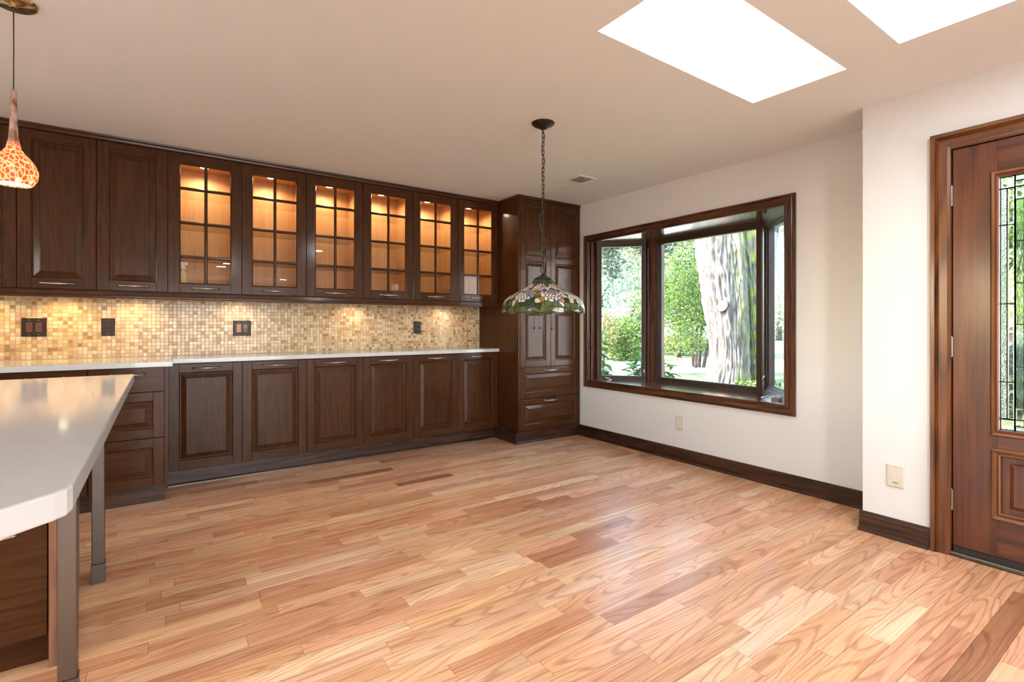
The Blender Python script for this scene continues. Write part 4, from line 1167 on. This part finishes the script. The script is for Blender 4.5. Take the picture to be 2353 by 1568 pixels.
# ------------------------------------------------------------------ ceiling register
vx0, vx1, vy0, vy1 = 2.83, 3.03, 3.07, 3.41
vz = CZ(3.24) - .0015
vent = thing('ceiling_vent', ((vx0 + vx1) / 2, (vy0 + vy1) / 2, vz), 'white ceiling air register with a grey open half', 'vent')
f = MB(); a, b = (vx1 - vx0) / 2, (vy1 - vy0) / 2
for bx in ((-a, -a + .028, -b, b), (a - .028, a, -b, b), (-a + .028, a - .028, -b, -b + .028), (-a + .028, a - .028, b - .028, b)):
    f.box(bx[0], bx[1], bx[2], bx[3], -.007, .0)
f.build('frame', M['white_plastic'], vent, bevel=.002)
MB().box(-a + .028, a - .028, -b + .028, b - .028, -.001, .0).build('filter', M['duct'], vent)
for k in range(13):
    x = -a + .034 + k * (2 * a - .068) / 12
    MB().prism([(x - .006, -.0035), (x + .006, -.0055), (x + .006, -.0045), (x - .006, -.0025)], 1, 0.0, b - .028).build('slat', M['white_plastic'], vent)
for k in range(9):
    y_ = -b + .034 + k * (b - .05) / 8
    MB().box(-a + .028, a - .028, y_ - .0012, y_ + .0012, -.005, -.001).build('fin', M['duct'], vent)
MB().box(-.004, .004, -b + .03, -b + .065, -.012, -.006).build('damper_lever', M['white_plastic'], vent)

# ------------------------------------------------------------------ plates on the white walls
def wall_x_plate(x, y, z, w, h, label, mat, notch=None):
    r = thing('wall_plate', (x, y, z), label, 'wall plate')
    r.rotation_euler = (0, 0, -math.pi / 2)
    e = .005
    A = [(-w / 2, 0, -h / 2), (w / 2, 0, -h / 2), (w / 2, 0, h / 2), (-w / 2, 0, h / 2)]
    B = [(s[0], -.003, s[2]) for s in A]; C = [(s[0] * (1 - 2 * e / w), -.0075, s[2] * (1 - 2 * e / h)) for s in A]
    MB().add(A + B + C, [(i, (i + 1) % 4, 4 + (i + 1) % 4, 4 + i) for i in range(4)] + [(4 + i, 4 + (i + 1) % 4, 8 + (i + 1) % 4, 8 + i) for i in range(4)] + ([(8, 9, 10, 11)] if notch is None else [])).build('plate', mat, r)
    if notch:                                    # a real finger recess through the face
        n0, n1, q0, q1 = notch
        F_ = [(n0, -.0075, q0), (n1, -.0075, q0), (n1, -.0075, q1), (n0, -.0075, q1)]; G_ = [(s[0], -.0008, s[2]) for s in F_]
        MB().add(C + F_ + G_, [(i, (i + 1) % 4, 4 + (i + 1) % 4, 4 + i) for i in range(4)] + [(4 + i, 4 + (i + 1) % 4, 8 + (i + 1) % 4, 8 + i) for i in range(4)] + [(8, 9, 10, 11)]).build('plate_face', mat, r, fix=False)
    return r
r = wall_x_plate(XW - .0005, 2.670, .318, .076, .120, 'ivory double outlet plate low on the wall under the bay window', M['ivory'])
receptacle(r, 0, M['white_plastic'], M['slot']); screw(r, 0, .049); screw(r, 0, -.049)
r = wall_x_plate(XD - .0005, 1.031, .338, .080, .122, 'ivory hinged cover vacuum inlet low on the entry wall', M['ivory'], notch=(-.013, .013, -.042, -.031))
screw(r, 0, .052); screw(r, 0, -.052)
out = [(-.014, .036), (.014, .036), (.014, .026)] + [(.029 * math.sin(a), .029 * math.cos(a)) for a in [math.radians(d) for d in range(40, 150, 11)]] + [(.013, -.030), (-.013, -.030)] + [(-.029 * math.sin(a), .029 * math.cos(a)) for a in [math.radians(d) for d in range(145, 35, -11)]] + [(-.014, .026)]
n = len(out)
m = MB(); m.add([(p[0], -.0076, p[1]) for p in out] + [(p[0] * .97, -.0105, p[1] * .97) for p in out], [tuple(range(n, 2 * n))] + [(i, (i + 1) % n, n + (i + 1) % n, n + i) for i in range(n)])
lid = m.build('hinged_cover', M['ivory'], r)
m = MB(); m.box(-.0014, .0014, -.0112, -.0104, -.013, .017); m.box(-.0055, -.0014, -.0112, -.0104, .010, .0128)
m.build('pale_raised_mark', M['white_plastic'], lid)  # small raised strips in paler plastic on the cover

# ------------------------------------------------------------------ bottle left in the first glass cabinet
bt = thing('spray_bottle', (.128, 4.43, UZ0 + .0172), 'small clear spray bottle with pale yellow liquid in a glass cabinet', 'bottle')
MB().lathe([(.0001, 0), (.026, 0), (.028, .006), (.028, .10), (.022, .13), (.013, .155), (.012, .17)], 20).build('body', plain('pale_yellow_plastic', (.72, .60, .30), rough=.25, coat=.3), bt)
MB().lathe([(.0284, .03), (.0284, .065)], 20).build('red_label', plain('red_label', (.45, .10, .06), rough=.5), bt)
m = MB(); m.lathe([(.0001, .17), (.014, .17), (.014, .188), (.008, .196), (.0001, .196)], 14); m.box(-.012, .034, -.008, .008, .196, .218); m.box(.012, .018, -.004, .004, .165, .196)
m.build('trigger_head', M['white_plastic'], bt)

# ------------------------------------------------------------------ recessed lights behind the photographer, where the cabinet panes mirror them
for i, (x, y_, lb) in enumerate(((2.06, .06, 'recessed ceiling light between the skylight and the entry door'), (1.04, -2.45, 'recessed ceiling light in the middle of the room, on the skylight side'),
                                 (.98, -3.05, 'recessed ceiling light in the middle of the room, on the patio side'), (2.51, -5.17, 'recessed ceiling light close to the patio doors'))):
    r = thing('recessed_light', (x, y_, CZ(y_)), lb, 'light', 'recessed ceiling lights')
    MB().lathe([(.095, -.001), (.096, -.006), (.082, -.008), (.078, -.002)], 32).build('trim_ring', M['white_plastic'], r)
    MB().lathe([(.0001, -.002), (.078, -.002)], 32).build('lens', plain('lit_lens', (1, 1, 1), emit=(1, .93, .84), emit_s=9.0), r)
    light('recessed_bulb_offscreen', 'AREA', (0, 0, -.012), 25, (.90, .96, 1.0), size=.15, aim=(0, 0, -1), parent=r)

# invented chrome tap, out of view, added to account for a ceiling glint
tp = thing('invented_tap', (-1.06, 4.22, .9142), 'invented chrome tap on the deep worktop, out of view', 'tap')
M['chrome'] = plain('polished_chrome', (.85, .85, .86), rough=.05, metal=1.0)
MB().lathe([(.0001, 0), (.027, 0), (.027, .006), (.018, .012), (.016, .10), (.0001, .104)], 24).build('tap_body', M['chrome'], tp)
MB().tube([(0, 0, .09), (0, 0, .20), (0, -.03, .25), (0, -.08, .265), (0, -.13, .25), (0, -.15, .21)], .011, 12, up=(1, 0, 0)).build('spout', M['chrome'], tp)
MB().tube([(.015, 0, .07), (.05, 0, .085), (.085, 0, .11)], [.006, .005, .006], 10).build('lever', M['chrome'], tp)

# ------------------------------------------------------------------ the garden outside
GZ = .05
def leaf_mat(name, c0, c1, trans=.35, rough=.5):
    m, nt, b = nodes(name)
    N = nt.nodes; L = nt.links
    ge = N.new('ShaderNodeNewGeometry')
    mx = N.new('ShaderNodeMix'); mx.data_type = 'RGBA'; mx.inputs[6].default_value = (*c0, 1); mx.inputs[7].default_value = (*c1, 1)
    L.new(ge.outputs['Random Per Island'], mx.inputs[0]); L.new(mx.outputs[2], b.inputs['Base Color'])
    setp(b, rough=rough)
    tl = N.new('ShaderNodeBsdfTranslucent'); L.new(mx.outputs[2], tl.inputs['Color'])
    ms = N.new('ShaderNodeMixShader'); ms.inputs[0].default_value = trans
    L.new(b.outputs[0], ms.inputs[1]); L.new(tl.outputs[0], ms.inputs[2]); L.new(ms.outputs[0], N['Material Output'].inputs['Surface'])
    return m
def noisy(name, c0, c1, scale, rough=.9):
    m, nt, b = nodes(name); N = nt.nodes; L = nt.links
    tc = N.new('ShaderNodeTexCoord'); no = N.new('ShaderNodeTexNoise'); no.inputs['Scale'].default_value = scale; no.inputs['Detail'].default_value = 5
    L.new(tc.outputs['Object'], no.inputs['Vector'])
    r = N.new('ShaderNodeValToRGB'); r.color_ramp.elements[0].position = .35; r.color_ramp.elements[1].position = .65
    r.color_ramp.elements[0].color = (*c0, 1); r.color_ramp.elements[1].color = (*c1, 1)
    L.new(no.outputs['Fac'], r.inputs['Fac']); L.new(r.outputs['Color'], b.inputs['Base Color']); setp(b, rough=rough)
    return m
LAWN = noisy('mown_lawn', (0.033, 0.0495, 0.0138), (0.11, 0.132, 0.044), 4.0)
o = MB().add([(3.78, -40, GZ), (90, -40, GZ), (90, 90, GZ), (3.78, 90, GZ)], [(0, 1, 2, 3)]).build('ground', LAWN, fix=False)
tag(o, 'patchy lawn outside the bay window', 'lawn', kind='structure')
o = MB().add([(-60, -60, -.5), (90, -60, -.5), (90, 90, -.5), (-60, 90, -.5)], [(0, 1, 2, 3)]).build('terrain', noisy('garden_soil', (.16, .15, .10), (.26, .24, .17), .6), fix=False)
tag(o, 'level garden ground round the house', 'ground', kind='structure')
# pale concrete drive between the window and the shrubs
a, b, c, d = at(1240, 11.2, GZ + .006), at(1900, 11.6, GZ + .006), at(1900, 15.5, GZ + .006), at(1240, 14.8, GZ + .006)
o = MB().add([a, b, c, d], [(0, 1, 2, 3)]).build('driveway', noisy('pale_concrete', (0.341, 0.33, 0.308), (0.429, 0.418, 0.396), 2.5), fix=False)
tag(o, 'sunlit pale concrete drive beyond the oak', 'driveway', kind='structure')

def leaves(m, n, centre, radii, size, rng, shell=.5, aspect=2.2, clumps=0):
    centre = Vector(centre)
    cl = []
    for _ in range(clumps):
        while True:
            v = Vector((rng.uniform(-1, 1), rng.uniform(-1, 1), rng.uniform(-1, 1)))
            if shell < v.length < 1: break
        cl.append(v)
    vs, fs = [], []
    for _ in range(n):
        if cl:
            base = rng.choice(cl)
            v = base + Vector((rng.gauss(0, .16), rng.gauss(0, .16), rng.gauss(0, .13)))
        else:
            while True:
                v = Vector((rng.uniform(-1, 1), rng.uniform(-1, 1), rng.uniform(-1, 1)))
                if shell < v.length < 1: break
        p = centre + Vector((v.x * radii[0], v.y * radii[1], v.z * radii[2]))
        d = Vector((rng.gauss(0, 1), rng.gauss(0, 1), rng.gauss(-.3, .7))).normalized()
        u = d.cross(Vector((rng.gauss(0, 1), rng.gauss(0, 1), rng.gauss(0, 1)))).normalized()
        s = size * rng.uniform(.6, 1.3)
        b_ = len(vs)
        vs += [p, p + d * s * .5 + u * s / aspect * .5, p + d * s, p + d * s * .5 - u * s / aspect * .5]
        fs.append((b_, b_ + 1, b_ + 2, b_ + 3))
    m.add(vs, fs)
    return m
BARK = noisy('grey_brown_bark', (0.033, 0.0248, 0.0193), (0.088, 0.0715, 0.055), 9)
def branchy(m, p, d, ln, r, depth, rng, spread=.5):
    q = p + d * ln
    mid = p + d * ln * .5 + Vector((rng.gauss(0, .04), rng.gauss(0, .04), 0)) * ln
    m.tube([p, mid, q], [r, r * .85, r * .68], 5 if depth < 3 else 7)
    if depth == 0: return
    for _ in range(3 if depth > 1 else 4):
        e = (d + Vector((rng.gauss(0, spread), rng.gauss(0, spread), rng.gauss(.1, spread * .5)))).normalized()
        branchy(m, p + d * ln * rng.uniform(.55, 1), e, ln * rng.uniform(.55, .75), r * .6, depth - 1, rng, spread)
def tree(name, base, h, crown_c, radii, n, size, lm, label, rng, group=None, tr=.08, clumps=0, shell=.35, stems=1):
    t = thing(name, base, label, 'tree', group)
    base = Vector(base)
    m = MB()
    for _ in range(stems):
        off = Vector((rng.uniform(-.2, .2), rng.uniform(-.2, .2), 0)) * (stems > 1)
        m.tube([off, off * 1.4 + Vector((rng.gauss(0, .05), rng.gauss(0, .05), h * .5)), off * 2 + Vector((rng.gauss(0, .1), rng.gauss(0, .1), h))], [tr, tr * .75, tr * .4], 8)
        for k in range(6):
            z0 = h * rng.uniform(.45, .95)
            a = rng.uniform(0, 6.28)
            m.tube([off * 1.6 + Vector((0, 0, z0)), Vector((radii[0] * .6 * math.cos(a), radii[1] * .6 * math.sin(a), z0 + radii[2] * rng.uniform(.1, .6)))], [tr * .45, tr * .15], 5)
    m.build('trunk', BARK, t, fix=False)
    o_ = leaves(MB(), n, Vector(crown_c) - base, radii, size, rng, shell, clumps=clumps).build('crown', lm, t, fix=False)
    return t
rg = random.Random(77)
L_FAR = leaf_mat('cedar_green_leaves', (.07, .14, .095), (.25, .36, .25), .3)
L_DARK = leaf_mat('deep_green_leaves', (0.0193, 0.0385, 0.0248), (0.0935, 0.121, 0.077), .35)
L_MID = leaf_mat('fresh_green_leaves', (0.0215, 0.0572, 0.00858), (0.186, 0.286, 0.0608), .4)
L_OLIVE = leaf_mat('olive_leaves', (0.0344, 0.0481, 0.0173), (0.234, 0.255, 0.124), .4)
L_YELL = leaf_mat('yellow_green_leaves', (0.11, 0.132, 0.033), (0.253, 0.231, 0.088), .4)

# the great oak close to the window: two stems grown together
oak = thing('oak_tree', at(1690, 9.0, GZ), 'huge twin stemmed oak with furrowed bark and a sawn limb scar', 'tree')
OB = Vector(oak.location)
def bark_mat():
    m, nt, b = nodes('furrowed_oak_bark'); N = nt.nodes; L = nt.links
    tc = N.new('ShaderNodeTexCoord')
    at_ = N.new('ShaderNodeAttribute'); at_.attribute_name = 'tint'
    mp = N.new('ShaderNodeMapping'); mp.inputs['Scale'].default_value = (14, 14, 3.0); L.new(tc.outputs['Object'], mp.inputs['Vector'])
    no = N.new('ShaderNodeTexNoise'); no.inputs['Scale'].default_value = 1; no.inputs['Detail'].default_value = 7; no.inputs['Roughness'].default_value = .7
    L.new(mp.outputs['Vector'], no.inputs['Vector'])
    r = N.new('ShaderNodeValToRGB'); e = r.color_ramp.elements
    e[0].position = .34; e[0].color = (.026, .022, .020, 1); e[1].position = .66; e[1].color = (.17, .158, .147, 1)
    L.new(no.outputs['Fac'], r.inputs['Fac'])
    mo = N.new('ShaderNodeMix'); mo.data_type = 'RGBA'; mo.inputs[7].default_value = (.15, .19, .03, 1)
    n2 = N.new('ShaderNodeTexNoise'); n2.inputs['Scale'].default_value = 7; n2.inputs['Detail'].default_value = 4; L.new(tc.outputs['Object'], n2.inputs['Vector'])
    mm = N.new('ShaderNodeMath'); mm.operation = 'MULTIPLY'; mm.use_clamp = True
    mr = N.new('ShaderNodeMapRange'); mr.inputs['From Min'].default_value = .38; mr.inputs['From Max'].default_value = .62; L.new(n2.outputs['Fac'], mr.inputs['Value'])
    sp = N.new('ShaderNodeSeparateColor'); L.new(at_.outputs['Color'], sp.inputs[0])
    L.new(mr.outputs[0], mm.inputs[0]); L.new(sp.outputs['Red'], mm.inputs[1])
    L.new(mm.outputs[0], mo.inputs[0]); L.new(r.outputs['Color'], mo.inputs[6])
    L.new(mo.outputs[2], b.inputs['Base Color'])
    bp = N.new('ShaderNodeBump'); bp.inputs['Strength'].default_value = .8; bp.inputs['Distance'].default_value = .03
    L.new(no.outputs['Fac'], bp.inputs['Height']); L.new(bp.outputs['Normal'], b.inputs['Normal'])
    setp(b, rough=.9)
    return m
def lerp_tab(tab, z):
    if z <= tab[0][0]: return tab[0][1]
    for (a, va), (b, vb) in zip(tab, tab[1:]):
        if z <= b: return va + (vb - va) * (z - a) / (b - a)
    return tab[-1][1]
LEFT = [(-.3, 1596), (.03, 1610), (.12, 1622), (.35, 1634), (.74, 1636), (1.52, 1622), (2.3, 1608), (2.77, 1602), (4.0, 1580), (7.0, 1530)]
RIGHT = [(-.3, 1724), (.03, 1718), (.35, 1714), (1.5, 1712), (2.3, 1708), (2.77, 1702), (4.0, 1676), (7.0, 1612)]
BL = [(-.3, 1708), (.03, 1716), (.5, 1719), (1.5, 1714), (2.3, 1696), (2.77, 1690), (4, 1700), (7, 1740)]
BR = [(-.3, 1800), (.03, 1776), (.5, 1768), (1.5, 1770), (2.3, 1774), (2.77, 1778), (4, 1790), (7, 1815)]
SEGT, LEV = 150, 190
vs, fs, cs = [], [], []
for (lt, rt2, dp, sd) in ((LEFT, RIGHT, 9.0, 0.0), (BL, BR, 9.18, 40.0)):
    b0_ = len(vs)
    for i in range(LEV + 1):
        f = i / LEV
        z = -.3 + 3.6 * f * .9 + (3.7 * max(0, f - .9) / .1)
        l_, r_ = at(lerp_tab(lt, z), dp, z), at(lerp_tab(rt2, z), dp, z)
        cen = (l_ + r_) / 2; rad = (r_ - l_).length / 2
        for k in range(SEGT):
            a = 2 * math.pi * k / SEGT
            s = Vector((math.cos(a), math.sin(a), 0))
            flute = 1 + .05 * math.sin(5 * a + 1.3 * z + sd) + .03 * math.sin(9 * a - .8 * z)
            q = Vector((s.x * 4.2 + sd, s.y * 4.2, z * 1.1))
            w = noise.noise(q * .8) * .8
            n1 = 1 - abs(noise.noise(Vector((s.x * 11 + sd + w, s.y * 11 + w, z * 2.0 + sd)))) * 1.3
            n2 = noise.noise(Vector((s.x * 26 + sd, s.y * 26, z * 6.5)))
            furrow = (n1 - .72) * .12 + n2 * .022
            p = cen + s * (rad * flute + furrow * rad / .45)
            vs.append(p - OB)
            side = s.dot(RGT)
            moss = max(0, min(1, (side + .25) * 1.4)) * (.55 + .45 * noise.noise(Vector((z * .8, a * 2, sd)))) if sd == 0 else max(0, min(1, (.1 - side) * 2.2))
            cs.append((moss, 0, 0, 1))
    fs += [(b0_ + i * SEGT + k, b0_ + i * SEGT + (k + 1) % SEGT, b0_ + (i + 1) * SEGT + (k + 1) % SEGT, b0_ + (i + 1) * SEGT + k) for i in range(LEV) for k in range(SEGT)]
me = bpy.data.meshes.new('trunk'); me.from_pydata(vs, [], fs); me.materials.append(bark_mat()); tint_mesh(me, cs)
me.polygons.foreach_set('use_smooth', [True] * len(fs)); put('trunk', me, oak)
# sawn limb scar facing the window
sc = at(1660, 8.64, py=703)
nrm = (Vector((0, 0, CAM_H)) - sc); nrm.z = .1; nrm = (nrm.normalized() - RGT * .35).normalized()
u = Vector((0, 0, 1)).cross(nrm).normalized(); v = nrm.cross(u)
m = MB(); n = 22
ell = lambda t, k: u * (.085 * k * math.cos(t)) + v * (.098 * k * math.sin(t)) + u * (.02 * k * math.sin(t))
m.add([sc - OB - nrm * .16 + ell(2 * math.pi * i / n, 1.25) for i in range(n)] + [sc - OB + ell(2 * math.pi * i / n, 1.0) for i in range(n)], [(i, (i + 1) % n, n + (i + 1) % n, n + i) for i in range(n)], True)
m.build('limb_stub', BARK, oak, fix=False)
MB().add([sc - OB + nrm * .003 + ell(2 * math.pi * i / n, .97) for i in range(n)], [tuple(range(n))]).build('sawn_face', noisy('sawn_oak', (0.341, 0.187, 0.0935), (0.396, 0.259, 0.154), 8), oak, fix=False)
# overhanging boughs and the crown
m = MB()
for k in range(7):
    st = at(1640 + 12 * k, 9.0, 4.2 + .3 * k)
    en = at(1330 + 80 * k, 9 + rg.uniform(-1.5, 2.5), 4.6 + rg.uniform(-.4, 2.5))
    m.tube([st - OB, (st + en) / 2 - OB + Vector((0, 0, .4)), en - OB], [.14, .09, .04], 7)
m.tube([at(1560, 9.6, 4.2) - OB, at(1470, 10, 3.2) - OB, at(1400, 10.4, 2.6) - OB], [.06, .04, .015], 6)
m.build('boughs', BARK, oak, fix=False)
m = MB()
leaves(m, 5200, at(1425, 10.2, 3.05) - OB, (.9, .9, .85), .10, rg, .0, clumps=26)
leaves(m, 3000, at(1470, 10.6, 3.5) - OB, (1.0, 1.0, .7), .10, rg, .0, clumps=16)
m.build('low_leaf_sprays', L_DARK, oak, fix=False)
m = MB(); leaves(m, 9000, at(1640, 9.5, 7.6) - OB, (4.2, 4.2, 2.0), .16, rg, .0, clumps=46); m.build('crown', L_OLIVE, oak, fix=False)
m = MB(); leaves(m, 800, at(1735, 8.2, GZ + .05) - OB, (.35, .5, .12), .10, rg, .0); m.build('basal_shoots', L_MID, oak, fix=False)

# slender many-stemmed tree left of the oak
tree('slender_tree', at(1592, 13.0, GZ), 2.0, at(1575, 12.6, 1.85), (1.15, 1.15, 1.25), 15000, .075, L_MID, 'fresh green small leaved tree beside the oak trunk', rg, 'garden trees', tr=.045, shell=.0, stems=4, clumps=60)
tree('leafy_tree', at(1560, 17, GZ), 2.6, at(1558, 17, 3.4), (2.0, 2.0, 1.7), 9000, .13, L_OLIVE, 'olive green leafy tree behind the slender tree', rg, 'garden trees', tr=.09, shell=.0, clumps=50)
# far wood
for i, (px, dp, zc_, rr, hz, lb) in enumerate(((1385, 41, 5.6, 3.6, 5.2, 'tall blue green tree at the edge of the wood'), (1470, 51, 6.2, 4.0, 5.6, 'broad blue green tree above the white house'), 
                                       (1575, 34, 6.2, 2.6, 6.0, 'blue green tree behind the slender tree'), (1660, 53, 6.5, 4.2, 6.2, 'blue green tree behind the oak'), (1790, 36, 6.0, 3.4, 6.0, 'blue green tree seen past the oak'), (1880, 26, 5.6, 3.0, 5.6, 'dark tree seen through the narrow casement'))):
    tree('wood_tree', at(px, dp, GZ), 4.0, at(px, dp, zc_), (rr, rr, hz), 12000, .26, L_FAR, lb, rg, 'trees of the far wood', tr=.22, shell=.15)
# clipped evergreen and shrubs
def shrub(name, px, dp, zc_, radii, n, size, lm, label, shell=.3, clumps=0):
    b = at(px, dp, GZ)
    t = thing(name, b, label, 'shrub')
    m = MB()
    for k in range(4):
        a = rg.uniform(0, 6.28)
        m.tube([(0, 0, -.02), (.4 * radii[0] * math.cos(a), .4 * radii[1] * math.sin(a), zc_ - GZ + radii[2] * .4)], [.025, .008], 5)
    m.build('stem', BARK, t, fix=False)
    leaves(MB(), n, (0, 0, zc_ - GZ), radii, size, rg, shell, clumps=clumps).build('foliage', lm, t, fix=False)
    return t
shrub('evergreen_shrub', 1437, 15.5, .72, (.72, .72, .72), 9000, .085, L_MID, 'rounded bright green evergreen in front of the white house')
shrub('flowering_shrub', 1388, 14.5, .95, (.42, .42, .62), 2200, .09, L_YELL, 'pale leaved shrub beside the rounded evergreen')
shrub('dark_shrub', 1474, 18.5, 1.2, (.5, .5, .9), 3600, .10, L_DARK, 'dark shrub between the evergreen and the window mullion')
shrub('yellow_shrub', 1568, 18, .55, (.7, .7, .35), 2600, .10, L_YELL, 'low yellow shrub beyond the drive')
shrub('ground_cover', 1556, 20, .35, (2.2, 2.2, .28), 3500, .12, L_MID, 'low green ground cover behind the drive', shell=0)
# bare pale tree
bt_ = thing('bare_tree', at(1447, 24, GZ), 'leafless pale grey tree in front of the far wood', 'tree')
m = MB(); rb_ = random.Random(9)
for k in range(3):
    branchy(m, Vector((0, 0, 0)), Vector((rb_.gauss(0, .18), rb_.gauss(0, .18), 1)).normalized(), 1.35, .03, 4, rb_, .42)
m.build('branches', plain('pale_twigs', (.17, .155, .165), rough=.9), bt_, fix=False)
# white house beyond
hb = at(1440, 27.5, GZ)
hs = thing('white_house', hb, 'low white house with a dark roof edge beyond the garden', 'house')
hs.rotation_euler = (0, 0, -YAW)
MB().box(-2.6, 2.6, 0, 4, 0, 1.76).build('wall', plain('white_siding', (.80, .80, .80), rough=.7), hs)
MB().prism([(-.45, 1.76), (-.45, 1.93), (2, 2.06), (4.4, 1.93), (4.4, 1.76)], 0, -2.9, 2.9).build('roof', plain('dark_shingle', (.10, .09, .10), rough=.8), hs)
for x in (-1.4, .4):
    w_ = MB().box(x, x + .8, -.03, 0, .55, 1.35).build('window', plain('white_trim', (.75, .75, .75)), hs)
    MB().box(x + .08, x + .72, -.04, -.03, .62, 1.28).build('pane', plain('dark_pane', (.05, .06, .07), rough=.1), w_)

# broad glossy shrubs just outside the glass, leaf by leaf
GLOSS = leaf_mat('glossy_shrub_leaves', (0.0275, 0.0825, 0.0165), (0.088, 0.198, 0.0385), .35, rough=.22)
lf = MB(); rows = [(0, 0, 0), (.022, .03, -.004), (.030, .065, -.010), (.020, .10, -.022), (0, .130, -.040)]
vv = []
for (w_, l_, z_) in rows: vv += [(-w_, l_, z_ + .010 * (w_ > 0)), (0, l_, z_), (w_, l_, z_ + .010 * (w_ > 0))]
lf.add(vv, [(3 * i, 3 * i + 1, 3 * i + 4, 3 * i + 3) for i in range(4)] + [(3 * i + 1, 3 * i + 2, 3 * i + 5, 3 * i + 4) for i in range(4)], True)
leaf_me = lf.mesh('leaf', GLOSS)
def glossy(px, dp, tips, label):
    b = at(px, dp, GZ)
    t = thing('glossy_shrub', b, label, 'shrub', 'glossy shrubs outside the bay window')
    m = MB()
    for (tx, tz) in tips:
        tip = at(tx, dp + rg.uniform(-.2, .2), tz) - b
        m.tube([Vector((rg.uniform(-.04, .04), rg.uniform(-.04, .04), 0)), tip * .5 + Vector((0, 0, .05)), tip], [.010, .007, .004], 6)
        for k in range(13):
            a = k * 2.4 + rg.uniform(-.3, .3)
            lv = put('leaf', leaf_me, t, tip - Vector((0, 0, .022 * k)), (rg.uniform(-.5, .25) + .35 - k * .05, rg.uniform(-.3, .3), a))
            s = rg.uniform(1.1, 1.7); lv.scale = (s, s, s)
    m.build('stem', BARK, t, fix=False)
glossy(1466, 6.2, ((1478, .98), (1462, .80), (1478, .74), (1455, .63), (1476, .55), (1468, .45)), 'glossy broad leaved shrub against the angled casement mullion')
glossy(1380, 6.4, ((1383, 1.06), (1376, .92), (1388, .74), (1396, .55), (1380, .60)), 'glossy broad leaved shrub against the bay window jamb')
glossy(1528, 6.6, ((1527, .68), (1540, .60), (1520, .52)), 'glossy broad leaved shrub below the wide pane')
# trees seen through the leaded door glass
tree('porch_tree', at(2330, 9.5, GZ), 2.4, at(2330, 9.5, 2.7), (2.0, 2.0, 1.9), 9000, .14, L_MID, 'green tree behind the leaded door glass', rg, 'garden trees', tr=.08, shell=.0, clumps=40)
shrub('porch_shrub', 2310, 6.3, .45, (.9, .9, .55), 4200, .10, L_DARK, 'dark shrub behind the leaded door glass', shell=.0)


tree('entry_tree', at(2375, 5.4, GZ), 1.6, at(2350, 5.4, 1.95), (.8, .8, .85), 9000, .09, L_MID, 'small leafy tree close behind the leaded door glass', rg, 'garden trees', tr=.035, shell=.0, clumps=40)
# added unseen white garage that brightens the pantry door reflections
gb = Vector((9.2, -5.4, GZ))
ng = thing('reflector_garage', gb, 'added unseen white garage beyond the entry path', 'reflector_garage')
ng.rotation_euler = (0, 0, math.radians(217))
MB().box(-3.6, 3.6, -4.5, 0, 0, 3.1).build('wall', plain('reflector_siding', (.86, .87, .88), rough=.7), ng)
MB().prism([(.4, 3.11), (.4, 3.25), (-2.2, 4.6), (-4.9, 3.25), (-4.9, 3.11)], 0, -3.9, 3.9).build('roof', plain('grey_shingle', (.10, .10, .11), rough=.8), ng)
d_ = MB().box(-2.4, .6, 0, .03, 0, 2.2).build('garage_door', plain('white_panel_door', (.82, .83, .84), rough=.5), ng)
for k in range(4):
    for q in range(4):
        MB().box(-2.3 + q * .73, -1.67 + q * .73, .03, .045, .1 + k * .53, .52 + k * .53).build('door_panel', plain('white_panel', (.84, .85, .86), rough=.5) if 'white_panel' not in bpy.data.materials else bpy.data.materials['white_panel'], d_)

# added unseen hedge that blocks sky from the cabinet pane reflections
hd = thing('sky_block_hedge', (.8, -9.0, -.5), 'added unseen tall hedge round the terrace', 'sky_block_hedge')
hm = MB(); rh = random.Random(4)
vs, fs = [], []
for _ in range(14000):
    p_ = Vector((rh.uniform(-9, 9), rh.uniform(-.6, .6), rh.uniform(0, 5.0)))
    d_ = Vector((rh.gauss(0, 1), rh.gauss(0, 1), rh.gauss(0, 1))).normalized(); u_ = d_.cross(Vector((rh.gauss(0, 1), rh.gauss(0, 1), rh.gauss(0, 1)))).normalized()
    b_ = len(vs); vs += [p_, p_ + d_ * .13 + u_ * .08, p_ + d_ * .26, p_ + d_ * .13 - u_ * .08]; fs.append((b_, b_ + 1, b_ + 2, b_ + 3))
hm.add(vs, fs); hm.build('foliage', L_DARK, hd, fix=False)
m = MB()
for k in range(10): m.tube([(-8.1 + 1.8 * k, 0, 0), (-8.1 + 1.8 * k, 0, 4.2)], [.07, .03], 6)
m.build('stems', BARK, hd, fix=False)
